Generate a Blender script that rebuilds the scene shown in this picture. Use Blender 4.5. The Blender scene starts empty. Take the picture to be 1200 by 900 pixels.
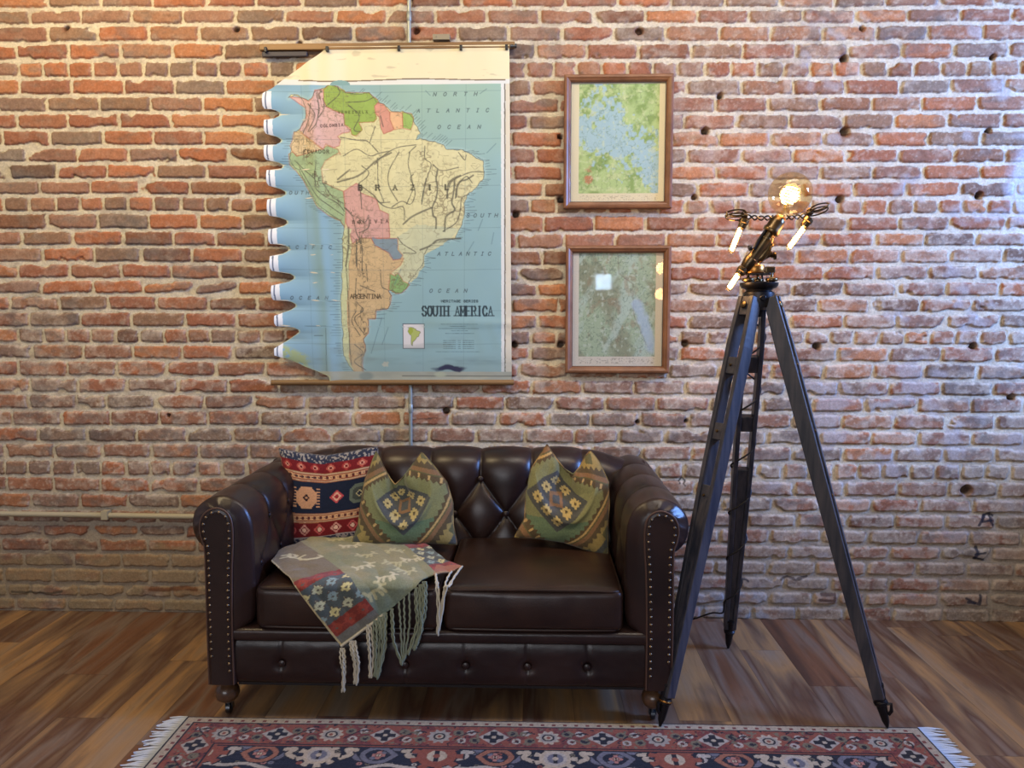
import bpy, bmesh, math, random
import numpy as np
from mathutils import Vector, Matrix
C = bpy.context.scene.collection
sc = bpy.context.scene
PI = math.pi
# ---------------------------------------------------------------- camera, light, exposure
cam = bpy.data.cameras.new('camera'); camo = bpy.data.objects.new('camera', cam); C.objects.link(camo)
camo.location = (0, -3.5, 1.4101)
camo.rotation_euler = (math.radians(90-5.08), 0, math.radians(1.62))
cam.lens = 27.0; cam.sensor_width = 36.0; cam.clip_start = 0.05
sc.camera = camo
sc.view_settings.view_transform = 'Standard'; sc.view_settings.look = 'None'
sc.view_settings.gamma = 1.0; sc.view_settings.use_curve_mapping = False
sc.view_settings.exposure = 0.0
w = bpy.data.worlds.new('world'); sc.world = w; w.use_nodes = True
w.node_tree.nodes['Background'].inputs[0].default_value = (0.62, 0.72, 1.0, 1)
w.node_tree.nodes['Background'].inputs[1].default_value = 0.18
def area(name, loc, target, sx, sy, power, col):
    l = bpy.data.lights.new(name, 'AREA'); l.shape = 'RECTANGLE'; l.size = sx; l.size_y = sy
    l.energy = power; l.color = col
    o = bpy.data.objects.new(name, l); C.objects.link(o); o.location = loc
    d = Vector(target)-Vector(loc); o.rotation_euler = d.to_track_quat('-Z', 'Y').to_euler()
    return o
area('front_window_light', (-1.55, -6.8, 2.35), (-0.1, 0, 2.1), 3.2, 1.7, 84, (0.94, 0.95, 1.0))
area('ceiling_lamp_light', (-1.85, -1.35, 3.42), (-1.5, 0, 1.7), 1.3, 0.5, 50, (1.0, 0.78, 0.44))
area('ceiling_lamp_light_right', (0.75, -1.5, 3.42), (0.6, 0, 1.7), 1.6, 0.5, 40, (1.0, 0.90, 0.76))
area('side_window_light', (4.2, -1.25, 2.55), (2.2, -0.1, 1.0), 1.0, 0.8, 330, (0.20, 0.40, 1.0))
area('glass_glint_light', (0.93, -6.9, 1.86), (0.3, 0, 1.5), 0.20, 0.20, 2.2, (0.55, 0.75, 1.0))  # small unseen source added for the bright spot in the lower frame's glass

# ---------------------------------------------------------------- helpers
rng = np.random.RandomState(7)
def s2l(c):
    c = np.clip(np.asarray(c, float)/255.0, 0, 1)
    return np.where(c <= 0.04045, c/12.92, ((c+0.055)/1.055)**2.4)
def sm(a, b, x):
    t = np.clip((x-a)/(b-a), 0, 1); return t*t*(3-2*t)
_g = [np.random.RandomState(s).rand(256, 256) for s in range(8)]
def vn(x, y, k=0):
    g = _g[k % 8]; x = np.asarray(x)+31.7*k; y = np.asarray(y)+17.3*k
    xi = np.floor(x).astype(int); yi = np.floor(y).astype(int); fx = x-xi; fy = y-yi
    fx = fx*fx*(3-2*fx); fy = fy*fy*(3-2*fy); a = xi & 255; b = yi & 255; c = (xi+1) & 255; d = (yi+1) & 255
    return (g[a, b]*(1-fx)+g[c, b]*fx)*(1-fy)+(g[a, d]*(1-fx)+g[c, d]*fx)*fy
def fbm(x, y, k=0, o=3):
    s = 0; a = 1; t = 0
    for i in range(o):
        s = s+a*vn(x*2**i, y*2**i, k+i); t += a; a *= .55
    return s/t*2-1
def mix(a, b, t):
    t = np.asarray(t)[..., None]; return a*(1-t)+np.asarray(b, float)*t
def pip(X, Y, poly):
    p = np.asarray(poly, float); ins = np.zeros(X.shape, bool)
    bb = (X >= p[:, 0].min()) & (X <= p[:, 0].max()) & (Y >= p[:, 1].min()) & (Y <= p[:, 1].max())
    x = X[bb]; y = Y[bb]; r = np.zeros(x.shape, bool); n = len(p)
    for i in range(n):
        x1, y1 = p[i]; x2, y2 = p[(i+1) % n]
        if y1 == y2: continue
        r ^= ((y1 > y) != (y2 > y)) & (x < (x2-x1)*(y-y1)/(y2-y1)+x1)
    ins[bb] = r; return ins
def pdist(X, Y, line, maxd, closed=False):
    p = np.asarray(line, float); D = np.full(X.shape, 1e3)
    n = len(p); m = n if closed else n-1
    for i in range(m):
        a = p[i]; b = p[(i+1) % n]
        bb = (X >= min(a[0], b[0])-maxd) & (X <= max(a[0], b[0])+maxd) & (Y >= min(a[1], b[1])-maxd) & (Y <= max(a[1], b[1])+maxd)
        if not bb.any(): continue
        x = X[bb]-a[0]; y = Y[bb]-a[1]; d = b-a; L = d@d+1e-12
        t = np.clip((x*d[0]+y*d[1])/L, 0, 1)
        D[bb] = np.minimum(D[bb], np.hypot(x-t*d[0], y-t*d[1]))
    return D
def link(name, me, mat=None, parent=None, smooth=True):
    if mat and not me.materials: me.materials.append(mat)
    o = bpy.data.objects.new(name, me); C.objects.link(o)
    if parent is not None: o.parent = parent
    if smooth: me.polygons.foreach_set('use_smooth', [True]*len(me.polygons))
    return o
def mesh(name, v, f, mat=None, parent=None, smooth=True):
    me = bpy.data.meshes.new(name); me.from_pydata([tuple(map(float, a)) for a in v], [], [tuple(map(int, a)) for a in f]); me.update()
    return link(name, me, mat, parent, smooth)
def grid_faces(nu, nv, cu=False, cv=False, base=0):
    i = np.arange(nu if cu else nu-1); j = np.arange(nv if cv else nv-1)
    I, J = np.meshgrid(i, j, indexing='ij'); I2 = (I+1) % nu; J2 = (J+1) % nv
    return np.stack([I*nv+J, I2*nv+J, I2*nv+J2, I*nv+J2], -1).reshape(-1, 4)+base
def npmesh(name, V, F, mat=None, parent=None, col=None, smooth=True):
    V = np.asarray(V, np.float32).reshape(-1, 3); F = np.asarray(F, np.int32).reshape(-1, 4)
    me = bpy.data.meshes.new(name); me.vertices.add(len(V)); me.vertices.foreach_set('co', V.ravel())
    me.loops.add(F.size); me.loops.foreach_set('vertex_index', F.ravel())
    me.polygons.add(len(F)); me.polygons.foreach_set('loop_start', np.arange(0, F.size, 4, dtype=np.int32))
    me.polygons.foreach_set('loop_total', np.full(len(F), 4, np.int32))
    me.update(calc_edges=True); me.validate()
    if col is not None:
        a = me.color_attributes.new('paint', 'FLOAT_COLOR', 'POINT')
        c = np.ones((len(V), 4), np.float32); c[:, :3] = np.asarray(col).reshape(-1, 3); a.data.foreach_set('color', c.ravel())
    return link(name, me, mat, parent, smooth)
def empty(name, loc, label=None, cat=None, group=None):
    o = bpy.data.objects.new(name, None); C.objects.link(o); o.location = loc; o.empty_display_size = .05
    return tag(o, label, cat, group)
def tag(o, label=None, cat=None, group=None, kind=None):
    if label: o['label'] = label
    if cat: o['category'] = cat
    if group: o['group'] = group
    if kind: o['kind'] = kind
    return o
def rebase(parts, root):
    # parts were built in world coordinates; hang them on the thing's base
    for p in parts:
        if p.parent is root: p.matrix_parent_inverse = Matrix.Translation(-root.location)
def catmull(P, n, closed=False):
    P = np.asarray(P, float); m = len(P)
    if closed: Q = np.vstack([P[-1], P, P[0], P[1]]); seg = m
    else: Q = np.vstack([2*P[0]-P[1], P, 2*P[-1]-P[-2]]); seg = m-1
    t = np.linspace(0, seg, n, endpoint=not closed); k = np.minimum(t.astype(int), seg-1); f = (t-k)[:, None]
    a, b, c, d = Q[k], Q[k+1], Q[k+2], Q[k+3]
    return .5*((2*b)+(-a+c)*f+(2*a-5*b+4*c-d)*f*f+(-a+3*b-3*c+d)*f**3)
def resample(P, n):
    P = np.asarray(P, float); s = np.r_[0, np.cumsum(np.linalg.norm(np.diff(P, axis=0), axis=1))]
    t = np.linspace(0, s[-1], n); return np.stack([np.interp(t, s, P[:, i]) for i in range(P.shape[1])], 1)
def sweep(P, r, n=8, caps=True, base=0):
    P = np.asarray(P, float); m = len(P); r = np.broadcast_to(np.asarray(r, float), (m,))
    T = np.gradient(P, axis=0); T /= np.linalg.norm(T, axis=1)[:, None]+1e-12
    u = np.cross(T[0], (0, 0, 1.)); u = u if np.linalg.norm(u) > .1 else np.cross(T[0], (0, 1., 0)); u /= np.linalg.norm(u)
    V = []
    for i in range(m):
        u = u-T[i]*(u@T[i]); u /= np.linalg.norm(u)+1e-12; v = np.cross(T[i], u)
        a = np.arange(n)/n*2*PI
        V.append(P[i]+r[i]*(np.cos(a)[:, None]*u+np.sin(a)[:, None]*v))
    V = np.concatenate(V); F = [tuple(f) for f in grid_faces(m, n, False, True, base)]
    if caps:
        F.append(tuple(base+i for i in range(n))[::-1]); F.append(tuple(base+(m-1)*n+i for i in range(n)))
    return list(map(tuple, V)), F
class MB:
    def __init__(s): s.v = []; s.f = []
    def tube(s, P, r, n=8):
        v, f = sweep(P, r, n, True, len(s.v)); s.v += v; s.f += f; return s
    def lathe(s, prof, p=(0, 0, 0), d=(0, 0, 1), n=24):
        d = Vector(d).normalized(); q = d.to_track_quat('Z', 'Y'); b = len(s.v); p = Vector(p)
        for r, h in prof:
            for k in range(n):
                a = 2*PI*k/n; s.v.append(tuple(p+q@Vector((r*math.cos(a), r*math.sin(a), h))))
        s.f += [tuple(x) for x in grid_faces(len(prof), n, False, True, b)]
        s.f.append(tuple(b+i for i in range(n))[::-1]); s.f.append(tuple(b+(len(prof)-1)*n+i for i in range(n)))
        return s
    def box(s, lo, hi):
        b = len(s.v); x0, y0, z0 = lo; x1, y1, z1 = hi
        s.v += [(x0, y0, z0), (x1, y0, z0), (x1, y1, z0), (x0, y1, z0), (x0, y0, z1), (x1, y0, z1), (x1, y1, z1), (x0, y1, z1)]
        s.f += [tuple(b+i for i in q) for q in ((3, 2, 1, 0), (4, 5, 6, 7), (0, 1, 5, 4), (1, 2, 6, 5), (2, 3, 7, 6), (3, 0, 4, 7))]
        return s
    def prism(s, A, B):
        # two matching polygons joined by side faces
        b = len(s.v); n = len(A); s.v += [tuple(a) for a in A]+[tuple(a) for a in B]
        s.f += [tuple(b+i for i in range(n))[::-1], tuple(b+n+i for i in range(n))]
        s.f += [(b+i, b+(i+1) % n, b+n+(i+1) % n, b+n+i) for i in range(n)]
        return s
    def loft(s, rings):
        b = len(s.v); n = len(rings[0])
        for r in rings: s.v += [tuple(p) for p in r]
        s.f += [tuple(x) for x in grid_faces(len(rings), n, False, True, b)]
        s.f.append(tuple(b+i for i in range(n))[::-1]); s.f.append(tuple(b+(len(rings)-1)*n+i for i in range(n))); return s
    def build(s, name, mat, parent=None, smooth=False, bevel=0):
        o = mesh(name, s.v, s.f, mat, parent, smooth)
        bm = bmesh.new(); bm.from_mesh(o.data); bmesh.ops.recalc_face_normals(bm, faces=bm.faces); bm.to_mesh(o.data); bm.free()
        if bevel:
            m = o.modifiers.new('bevel', 'BEVEL'); m.width = bevel; m.segments = 2; m.limit_method = 'ANGLE'
        if smooth:
            try: o.data.set_sharp_from_angle(angle=math.radians(40))
            except Exception: pass
        return o
def rbox(c, s, r, n=14, fn=None):
    # rounded box from six subdivided faces; fn may reshape the points
    lin = np.linspace(-1, 1, n); V = []; F = []
    c = np.array(c, float); h = np.array(s, float)/2
    for ax in range(3):
        for sg in (-1, 1):
            A, B = np.meshgrid(lin, lin, indexing='ij'); p = np.zeros((n, n, 3)); p[..., ax] = sg
            p[..., (ax+1) % 3] = A if sg > 0 else -A; p[..., (ax+2) % 3] = B
            q = p*h; inner = np.clip(q, -(h-r), h-r); d = q-inner; L = np.linalg.norm(d, axis=-1, keepdims=True)
            q = inner+d/np.maximum(L, 1e-9)*np.minimum(L, r)
            F.append(grid_faces(n, n, base=len(V)*n*n)); V.append(q.reshape(-1, 3))
    V = np.concatenate(V); F = np.concatenate(F)
    if fn is not None: V = fn(V, h)
    return V+c, F
def weld(o, d=1e-4):
    bm = bmesh.new(); bm.from_mesh(o.data); bmesh.ops.remove_doubles(bm, verts=bm.verts, dist=d)
    bmesh.ops.recalc_face_normals(bm, faces=bm.faces); bm.to_mesh(o.data); bm.free(); return o

# ---------------------------------------------------------------- materials
def mat(name, col=(128, 128, 128), rough=.5, metal=0, bump=None, paint=False, spec=.5, var=None, coat=0, sheen=0, trans=0, grain=None):
    m = bpy.data.materials.new(name); m.use_nodes = True; nt = m.node_tree; b = nt.nodes['Principled BSDF']
    b.inputs['Roughness'].default_value = rough; b.inputs['Metallic'].default_value = metal
    b.inputs['Specular IOR Level'].default_value = spec; b.inputs['Coat Weight'].default_value = coat
    b.inputs['Sheen Weight'].default_value = sheen; b.inputs['Transmission Weight'].default_value = trans
    c = tuple(s2l(col))+(1,)
    b.inputs['Base Color'].default_value = c
    tc = nt.nodes.new('ShaderNodeTexCoord')
    if paint:
        a = nt.nodes.new('ShaderNodeVertexColor'); a.layer_name = 'paint'; nt.links.new(a.outputs[0], b.inputs['Base Color'])
    if grain:
        n = nt.nodes.new('ShaderNodeTexNoise'); n.inputs['Scale'].default_value = grain[0]; n.inputs['Detail'].default_value = 6; n.inputs['Roughness'].default_value = .7
        nt.links.new(tc.outputs['Object'], n.inputs['Vector'])
        r = nt.nodes.new('ShaderNodeMapRange'); r.inputs[1].default_value = .3; r.inputs[2].default_value = .7; r.inputs[3].default_value = 1-grain[1]; r.inputs[4].default_value = 1+grain[1]
        nt.links.new(n.outputs[0], r.inputs[0]); v = nt.nodes.new('ShaderNodeVectorMath'); v.operation = 'SCALE'
        nt.links.new(a.outputs[0], v.inputs[0]); nt.links.new(r.outputs[0], v.inputs['Scale']); nt.links.new(v.outputs[0], b.inputs['Base Color'])
    if var:
        col2, scale, stretch = var
        mp = nt.nodes.new('ShaderNodeMapping'); mp.inputs['Scale'].default_value = stretch
        n = nt.nodes.new('ShaderNodeTexNoise'); n.inputs['Scale'].default_value = scale; n.inputs['Detail'].default_value = 5
        nt.links.new(tc.outputs['Object'], mp.inputs[0]); nt.links.new(mp.outputs[0], n.inputs['Vector'])
        r = nt.nodes.new('ShaderNodeValToRGB'); r.color_ramp.elements[0].position = .35; r.color_ramp.elements[1].position = .65
        r.color_ramp.elements[0].color = c; r.color_ramp.elements[1].color = tuple(s2l(col2))+(1,)
        nt.links.new(n.outputs[0], r.inputs[0]); nt.links.new(r.outputs[0], b.inputs['Base Color'])
    if bump:
        scale, strength, dist = bump[:3]
        n = nt.nodes.new('ShaderNodeTexNoise'); n.inputs['Scale'].default_value = scale; n.inputs['Detail'].default_value = 4
        nt.links.new(tc.outputs['Object'], n.inputs['Vector'])
        k = nt.nodes.new('ShaderNodeBump'); k.inputs['Strength'].default_value = strength; k.inputs['Distance'].default_value = dist
        nt.links.new(n.outputs[0], k.inputs['Height']); nt.links.new(k.outputs[0], b.inputs['Normal'])
    return m
def emit(name, col, strength):
    m = bpy.data.materials.new(name); m.use_nodes = True; b = m.node_tree.nodes['Principled BSDF']
    b.inputs['Base Color'].default_value = (0, 0, 0, 1); b.inputs['Emission Color'].default_value = col+(1,); b.inputs['Emission Strength'].default_value = strength
    return m
def thin_glass(name, tint, rough=.02, reflect=1.0):
    m = bpy.data.materials.new(name); m.use_nodes = True; nt = m.node_tree; nt.nodes.remove(nt.nodes['Principled BSDF'])
    t = nt.nodes.new('ShaderNodeBsdfTransparent'); t.inputs[0].default_value = tint+(1,)
    g = nt.nodes.new('ShaderNodeBsdfGlossy'); g.inputs['Roughness'].default_value = rough
    lw = nt.nodes.new('ShaderNodeLayerWeight'); pw = nt.nodes.new('ShaderNodeMath'); pw.operation = 'POWER'; pw.inputs[1].default_value = 4.5; nt.links.new(lw.outputs['Facing'], pw.inputs[0])
    f = nt.nodes.new('ShaderNodeMath'); f.operation = 'ADD'; f.inputs[1].default_value = .04; nt.links.new(pw.outputs[0], f.inputs[0])
    mu = nt.nodes.new('ShaderNodeMath'); mu.operation = 'MULTIPLY'; mu.inputs[1].default_value = reflect
    x = nt.nodes.new('ShaderNodeMixShader'); nt.links.new(f.outputs[0], mu.inputs[0]); nt.links.new(mu.outputs[0], x.inputs[0])
    nt.links.new(t.outputs[0], x.inputs[1]); nt.links.new(g.outputs[0], x.inputs[2]); nt.links.new(x.outputs[0], nt.nodes['Material Output'].inputs[0])
    return m
M_brick = mat('brick', rough=.92, paint=True, spec=.2, bump=(160, .45, .0025), grain=(95, .22))
M_paper = mat('printed_paper', rough=.62, paint=True, spec=.25)
M_paperback = mat('paper_back', (226, 214, 180), .8)
M_plaster = mat('plaster', (196, 186, 170), .9, bump=(30, .2, .002))
M_leather = mat('leather', (32, 20, 19), .34, spec=.5, bump=(260, .22, .0016), var=((48, 31, 27), 5, (1, 1, 1)))
M_leather2 = mat('leather_seat', (36, 23, 20), .33, spec=.5, bump=(220, .25, .0018), var=((58, 38, 29), 4, (1, 1, 1)))
M_thread = mat('piping', (84, 60, 50), .5)
M_nail = mat('nail', (122, 104, 84), .3, 1)
M_bun = mat('turned_wood', (70, 48, 32), .3, coat=.4, var=((92, 64, 42), 12, (1, 1, 4)))
M_steel = mat('dull_steel', (105, 108, 112), .35, 1)
M_fabric = mat('woven_fabric', rough=.95, paint=True, spec=.1, sheen=.2, bump=(420, .35, .0015), grain=(200, .2))
M_rug = mat('rug_pile', rough=1, paint=True, spec=.05, sheen=.15, bump=(500, .5, .003), grain=(160, .3))
M_fringe = mat('fringe_yarn', (188, 180, 160), .95)
M_fringe2 = mat('sage_yarn', (128, 134, 112), .95)
M_rugfringe = mat('rug_fringe_yarn', (196, 200, 205), .95)
M_frame = mat('frame_wood', (112, 72, 44), .4, var=((138, 92, 58), 14, (1, 1, 1)))
M_lip = mat('frame_lip', (70, 45, 30), .5)
M_rod = mat('rod_wood', (122, 90, 50), .5, var=((150, 112, 64), 20, (.1, 1, 1)))
M_rodd = mat('rod_dark', (62, 56, 62), .55)
M_black = mat('black_iron', (28, 26, 26), .45)
M_conduit = mat('conduit_metal', (158, 162, 152), .4, .35)
M_conduit_p = mat('conduit_paint', (176, 166, 138), .6)
M_legs = mat('stained_wood', (40, 42, 52), .42, bump=(60, .3, .002), var=((70, 66, 70), 10, (6, 6, .6)))
M_bronze = mat('bronze', (86, 72, 54), .32, 1, var=((120, 98, 66), 18, (1, 1, 1)))
M_brass = mat('brass', (176, 122, 62), .33, 1)
M_darkmetal = mat('dark_metal', (44, 42, 44), .38, .8)
M_glass = thin_glass('picture_glass', (1, 1, 1), .03, .8)
M_globe = thin_glass('amber_glass', (1.0, .88, .66), .02, .7)
M_tubeglow = emit('glowing_filament_tube', (1.0, .62, .28), 22)
M_fil = emit('filament', (1.0, .55, .2), 60)
M_cord = mat('cord', (30, 25, 24), .6)
# ---- measured layout, millimetres on the wall plane
ROWS=[((2807,2787,2769),(-1698,-1457,-1235,-1026,-780,-550,-320,-92,133,363,593,829,1068,1299,1522,1751,1987),0),
((2743,2722,2710),(-2261,-2030,-1797,-1566,-1329,-1108,-883,-652,-437,-208,21,256,487,711,934,1166,1393,1616,1843,2062),0),
((2667,2647,2635),(-2180,-1955,-1723,-1494,-1263,-1041,-801,-566,-340,-114,122,346,573,807,1030,1255,1484,1707,1943),0),
((2592,2574,2560),(-2328,-2090,-1854,-1618,-1388,6,231,455,686,912,1141,1368,1600,1821,2060),0),
((2512,2494,2482),(-2325,-2212,-2095,-1984,-1869,-1753,-1637,-1522,-1413,-1304,-1184,-35,82,187,296,408,520,628,749,862,977,1092,1207,1314,1428,1542,1654,1772,1882,1991,2112),1),
((2436,2414,2408),(-2327,-2087,-1846,-1613,-1386,-12,669,909,1137,1361,1598,1820,2050),0),
((2361,2340,2336),(-2200,-1960,-1725,-1492,-1258,113,801,1025,1256,1480,1695,1935),0),
((2287,2266,2261),(-2343,-2110,-1876,-1640,-1410,-27,662,890,1121,1359,1581,1809,2046),0),
((2212,2196,2184),(-2416,-2197,-1950,-1720,-1494,-1257,-99,125,817,1045,1274,1499,1728,1960),0),
((2136,2118,2111),(-2311,-2075,-1840,-1613,-1378,4,678,917,1145,1372,1606,1842,2067),0),
((2065,2048,2041),(-2414,-2173,-1943,-1714,-1483,-95,129,808,1040,1266,1494,1718,1964),0),
((1989,1973,1967),(-2256,-2023,-1795,-1564,-1318,41,730,958,1191,1415,1645,1879),0),
((1924,1901,1889),(-2428,-2307,-2185,-2074,-1964,-1849,-1733,-1607,-1492,-1379,-1270,-19,100,670,783,896,1009,1118,1231,1347,1567,1682,1790,1898,2001,2112),1),
((1838,1822,1818),(-2229,-1995,-1759,-1527,-1323,43,724,951,1169,1394,1618,1842,2087),0),
((1763,1743,1747),(-2353,-2114,-1880,-1645,-1451,-1221,-77,135,820,1053,1286,1513,1735,1961),0),
((1690,1671,1677),(-2257,-2018,-1797,-1564,-1328,38,720,943,1174,1411,1634,1853,2083),0),
((1613,1596,1600),(-2377,-2138,-1897,-1666,-1440,-69,140,839,1063,1299,1530,1759,1983),0),
((1543,1525,1528),(-2274,-2030,-1799,-1558,-1356,15,696,932,1160,1390,1624,1841,2073),0),
((1470,1460,1456),(-2426,-2195,-1965,-1736,-1497,-1267,-99,110,821,1056,1278,1506,1732,1959),0),
((1394,1379,1385),(-2340,-2099,-1859,-1606,-1367,17,699,930,1157,1392,1626,1852,2088),0),
((1316,1310,1311),(-2395,-2274,-2169,-2053,-1937,-1825,-1710,-1599,-1494,-1371,-1256,-17,103,664,785,878,999,1106,1226,1332,1440,1554,1667,1780,1893,1999,2124),1),
((1245,1240,1238),(-2330,-2093,-1857,-1628,-1389,-18,663,894,1135,1371,1600,1835,2070),0),
((1166,1160,1157),(-2403,-2173,-1936,-1703,-1471,-1238,-69,838,1076,1311,1534,1759,1995),0),
((1086,1084,1079),(-2355,-2121,-1889,-1652,-1414,-9,221,454,690,925,1153,1381,1609,1841,2071),0),
((1012,1011,1008),(-2360,-2133,-1996,-1764,-1533,-1299,-1050,-824,-583,-362,-130,97,326,559,805,1042,1268,1504,1740,1977),0),
((935,938,928),(-2445,-2208,-1979,-1749,-1519,-1275,-1048,-837,-611,-386,-162,64,261,487,708,942,1175,1403,1635,1867,2091),0),
((854,860,853),(-2324,-2092,-1857,-1621,-1398,-1171,-938,-705,-481,-268,-42,187,390,601,814,1066,1308,1537,1751,1989),0),
((778,779,781),(-2491,-2255,-2024,-1790,-1567,-1329,497,727,959,1184,1411,1641,1867,2095),0),
((697,698,700),(-2496,-2386,-2269,-2155,-2035,-1917,-1800,-1698,-1576,-1461,689,798,1029,1144,1260,1375,1595,1717,1832,1947,2058,2172),1),
((615,616,617),(-2490,-2267,-2039,-1804,-1571,746,983,1195,1425,1667,1896,2119),0),
((543,543,542),(-2376,-2142,-1911,-1667,870,1102,1319,1549,1771,2007),0),
((460,466,471),(-2473,-2236,-2001,-1772,757,987,1213,1444,1660,1889,2118),0),
((398,395,393),(-2329,-2091,-1869,860,1093,1332,1542,1772,2001),0),
((324,320,318),(-2300,-2062,-1827,-1590,732,964,1183,1423,1646,1878,2105),0),
((254,250,248),(-2428,-2188,-1957,-1724,844,1083,1310,1540,1765,1995,2216),0),
((175,170,167),(-2533,-2291,-2060,-1822,-1596,962,1168,1379,1646,1877,2109),0),
((97,100,102),(-2521,-2405,-2172,-1948,-1718,895,1299,1417,1540,1649,1880,2105),0),
((37,30,25),(-2482,-2232,-2000,-1762,1021,1227,1447,1666,1898,2121),0),
]
ROWX=(-1.874,0.018,1.399)
HOLES=((-2.093,2.690,0.0117),(-1.323,2.678,0.0117),(0.458,2.653,0.0156),(1.424,2.654,0.0117),(1.352,2.529,0.0156),(0.817,2.374,0.0117),(1.368,2.217,0.0195),(0.755,2.225,0.0156),(1.992,2.530,0.0117),(1.991,2.216,0.0117),(1.962,1.938,0.0156),(1.356,1.926,0.0156),(0.714,1.936,0.0117),(0.686,1.283,0.0156),(1.278,1.272,0.0156),(1.974,1.273,0.0156),(2.153,1.043,0.0156),(1.974,0.616,0.0233),(-0.405,0.972,0.0156),(0.475,0.924,0.0097),(0.696,0.929,0.0097),(-1.130,1.285,0.0156),(-0.084,1.864,0.0156),(-0.091,1.278,0.0156),(0.122,1.279,0.0156),(0.113,2.203,0.0117),(0.119,1.927,0.0156),(-0.521,2.666,0.0156),(-1.046,2.617,0.0117),(-1.700,0.947,0.0078))
LAND=((-1087,2371),(-1063,2382),(-1038,2374),(-1027,2359),(-1015,2329),(-1012,2296),(-1029,2263),(-1042,2238),(-1067,2226),(-1070,2192),(-1082,2170),(-1086,2128),(-1093,2113),(-1085,2083),(-1052,2061),(-1030,2019),(-994,1955),(-966,1902),(-917,1865),(-871,1840),(-856,1812),(-863,1722),(-862,1634),(-869,1603),(-870,1546),(-875,1476),(-873,1404),(-871,1352),(-868,1306),(-872,1267),(-863,1228),(-844,1189),(-818,1149),(-802,1129),(-766,1129),(-779,1156),(-785,1184),(-778,1223),(-764,1254),(-772,1282),(-776,1306),(-756,1332),(-753,1365),(-752,1398),(-723,1398),(-715,1437),(-663,1442),(-651,1462),(-651,1481),(-645,1499),(-658,1522),(-639,1528),(-623,1515),(-597,1515),(-577,1534),(-552,1577),(-525,1611),(-498,1654),(-495,1687),(-473,1717),(-446,1736),(-407,1744),(-357,1755),(-337,1793),(-318,1825),(-310,1869),(-314,1914),(-290,1952),(-252,1989),(-223,2026),(-221,2046),(-225,2094),(-248,2106),(-282,2127),(-324,2143),(-390,2147),(-404,2169),(-458,2184),(-507,2194),(-526,2189),(-507,2220),(-525,2253),(-540,2281),(-552,2300),(-579,2310),(-633,2313),(-662,2342),(-681,2349),(-700,2353),(-711,2375),(-734,2392),(-787,2389),(-837,2392),(-860,2404),(-871,2421),(-905,2428),(-924,2416),(-942,2407),(-972,2399),(-985,2370),(-1002,2359),(-1025,2370),(-1052,2385),(-1079,2385))
COLOMBIA=((-1086,2377),(-1026,2371),(-1000,2356),(-982,2370),(-972,2405),(-936,2410),(-932,2370),(-923,2335),(-890,2318),(-846,2303),(-843,2254),(-817,2232),(-826,2222),(-856,2219),(-875,2205),(-863,2190),(-869,2164),(-894,2156),(-929,2173),(-939,2149),(-1018,2208),(-1045,2232),(-1032,2261),(-1010,2296),(-1017,2330))
VENEZUELA=((-933,2407),(-906,2433),(-870,2421),(-835,2395),(-734,2394),(-693,2362),(-687,2350),(-705,2334),(-700,2282),(-712,2267),(-778,2265),(-765,2236),(-791,2206),(-812,2213),(-820,2242),(-843,2257),(-846,2303),(-890,2318),(-923,2335),(-934,2364))
GUYANA=((-708,2337),(-694,2350),(-667,2343),(-640,2307),(-637,2280),(-624,2234),(-669,2215),(-682,2241),(-688,2287),(-705,2307))
SURINAME=((-640,2310),(-586,2306),(-581,2241),(-621,2233),(-641,2277))
FRGUIANA=((-584,2308),(-545,2303),(-535,2283),(-539,2253),(-549,2232),(-583,2239))
ECUADOR=((-1069,2226),(-1036,2220),(-1018,2206),(-945,2149),(-1032,2126),(-1060,2120),(-1077,2139),(-1089,2163))
PERU=((-1095,2128),(-1077,2139),(-1060,2120),(-1032,2127),(-945,2150),(-923,2165),(-876,2150),(-864,2126),(-870,2135),(-931,2100),(-950,2065),(-945,2006),(-897,1982),(-855,1965),(-849,1900),(-845,1883),(-851,1806),(-870,1835),(-924,1859),(-971,1895),(-1006,1960),(-1035,2019),(-1064,2054),(-1094,2083))
BOLIVIA=((-852,1965),(-795,2000),(-782,1994),(-777,1959),(-706,1929),(-691,1882),(-653,1864),(-649,1758),(-702,1757),(-739,1758),(-781,1758),(-818,1732),(-829,1782),(-846,1829),(-849,1900))
PARAGUAY=((-732,1758),(-612,1756),(-611,1706),(-590,1680),(-602,1664),(-634,1661),(-653,1692),(-717,1726))
URUGUAY=((-648,1600),(-629,1590),(-612,1602),(-590,1565),(-561,1552),(-576,1532),(-597,1513),(-623,1510),(-655,1529))
ARGENTINA=((-818,1734),(-779,1760),(-732,1756),(-714,1726),(-653,1691),(-633,1661),(-586,1668),(-602,1637),(-641,1607),(-654,1565),(-658,1522),(-643,1499),(-651,1460),(-663,1441),(-714,1433),(-719,1395),(-750,1395),(-751,1332),(-775,1305),(-764,1254),(-777,1223),(-781,1184),(-774,1144),(-813,1148),(-836,1195),(-843,1227),(-838,1301),(-848,1383),(-847,1476),(-837,1546),(-836,1642))
SBRAZIL=((-613,1762),(-522,1819),(-330,1799),(-407,1730),(-492,1686),(-499,1628),(-551,1558),(-590,1565),(-616,1603),(-582,1654),(-604,1705))
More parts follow.
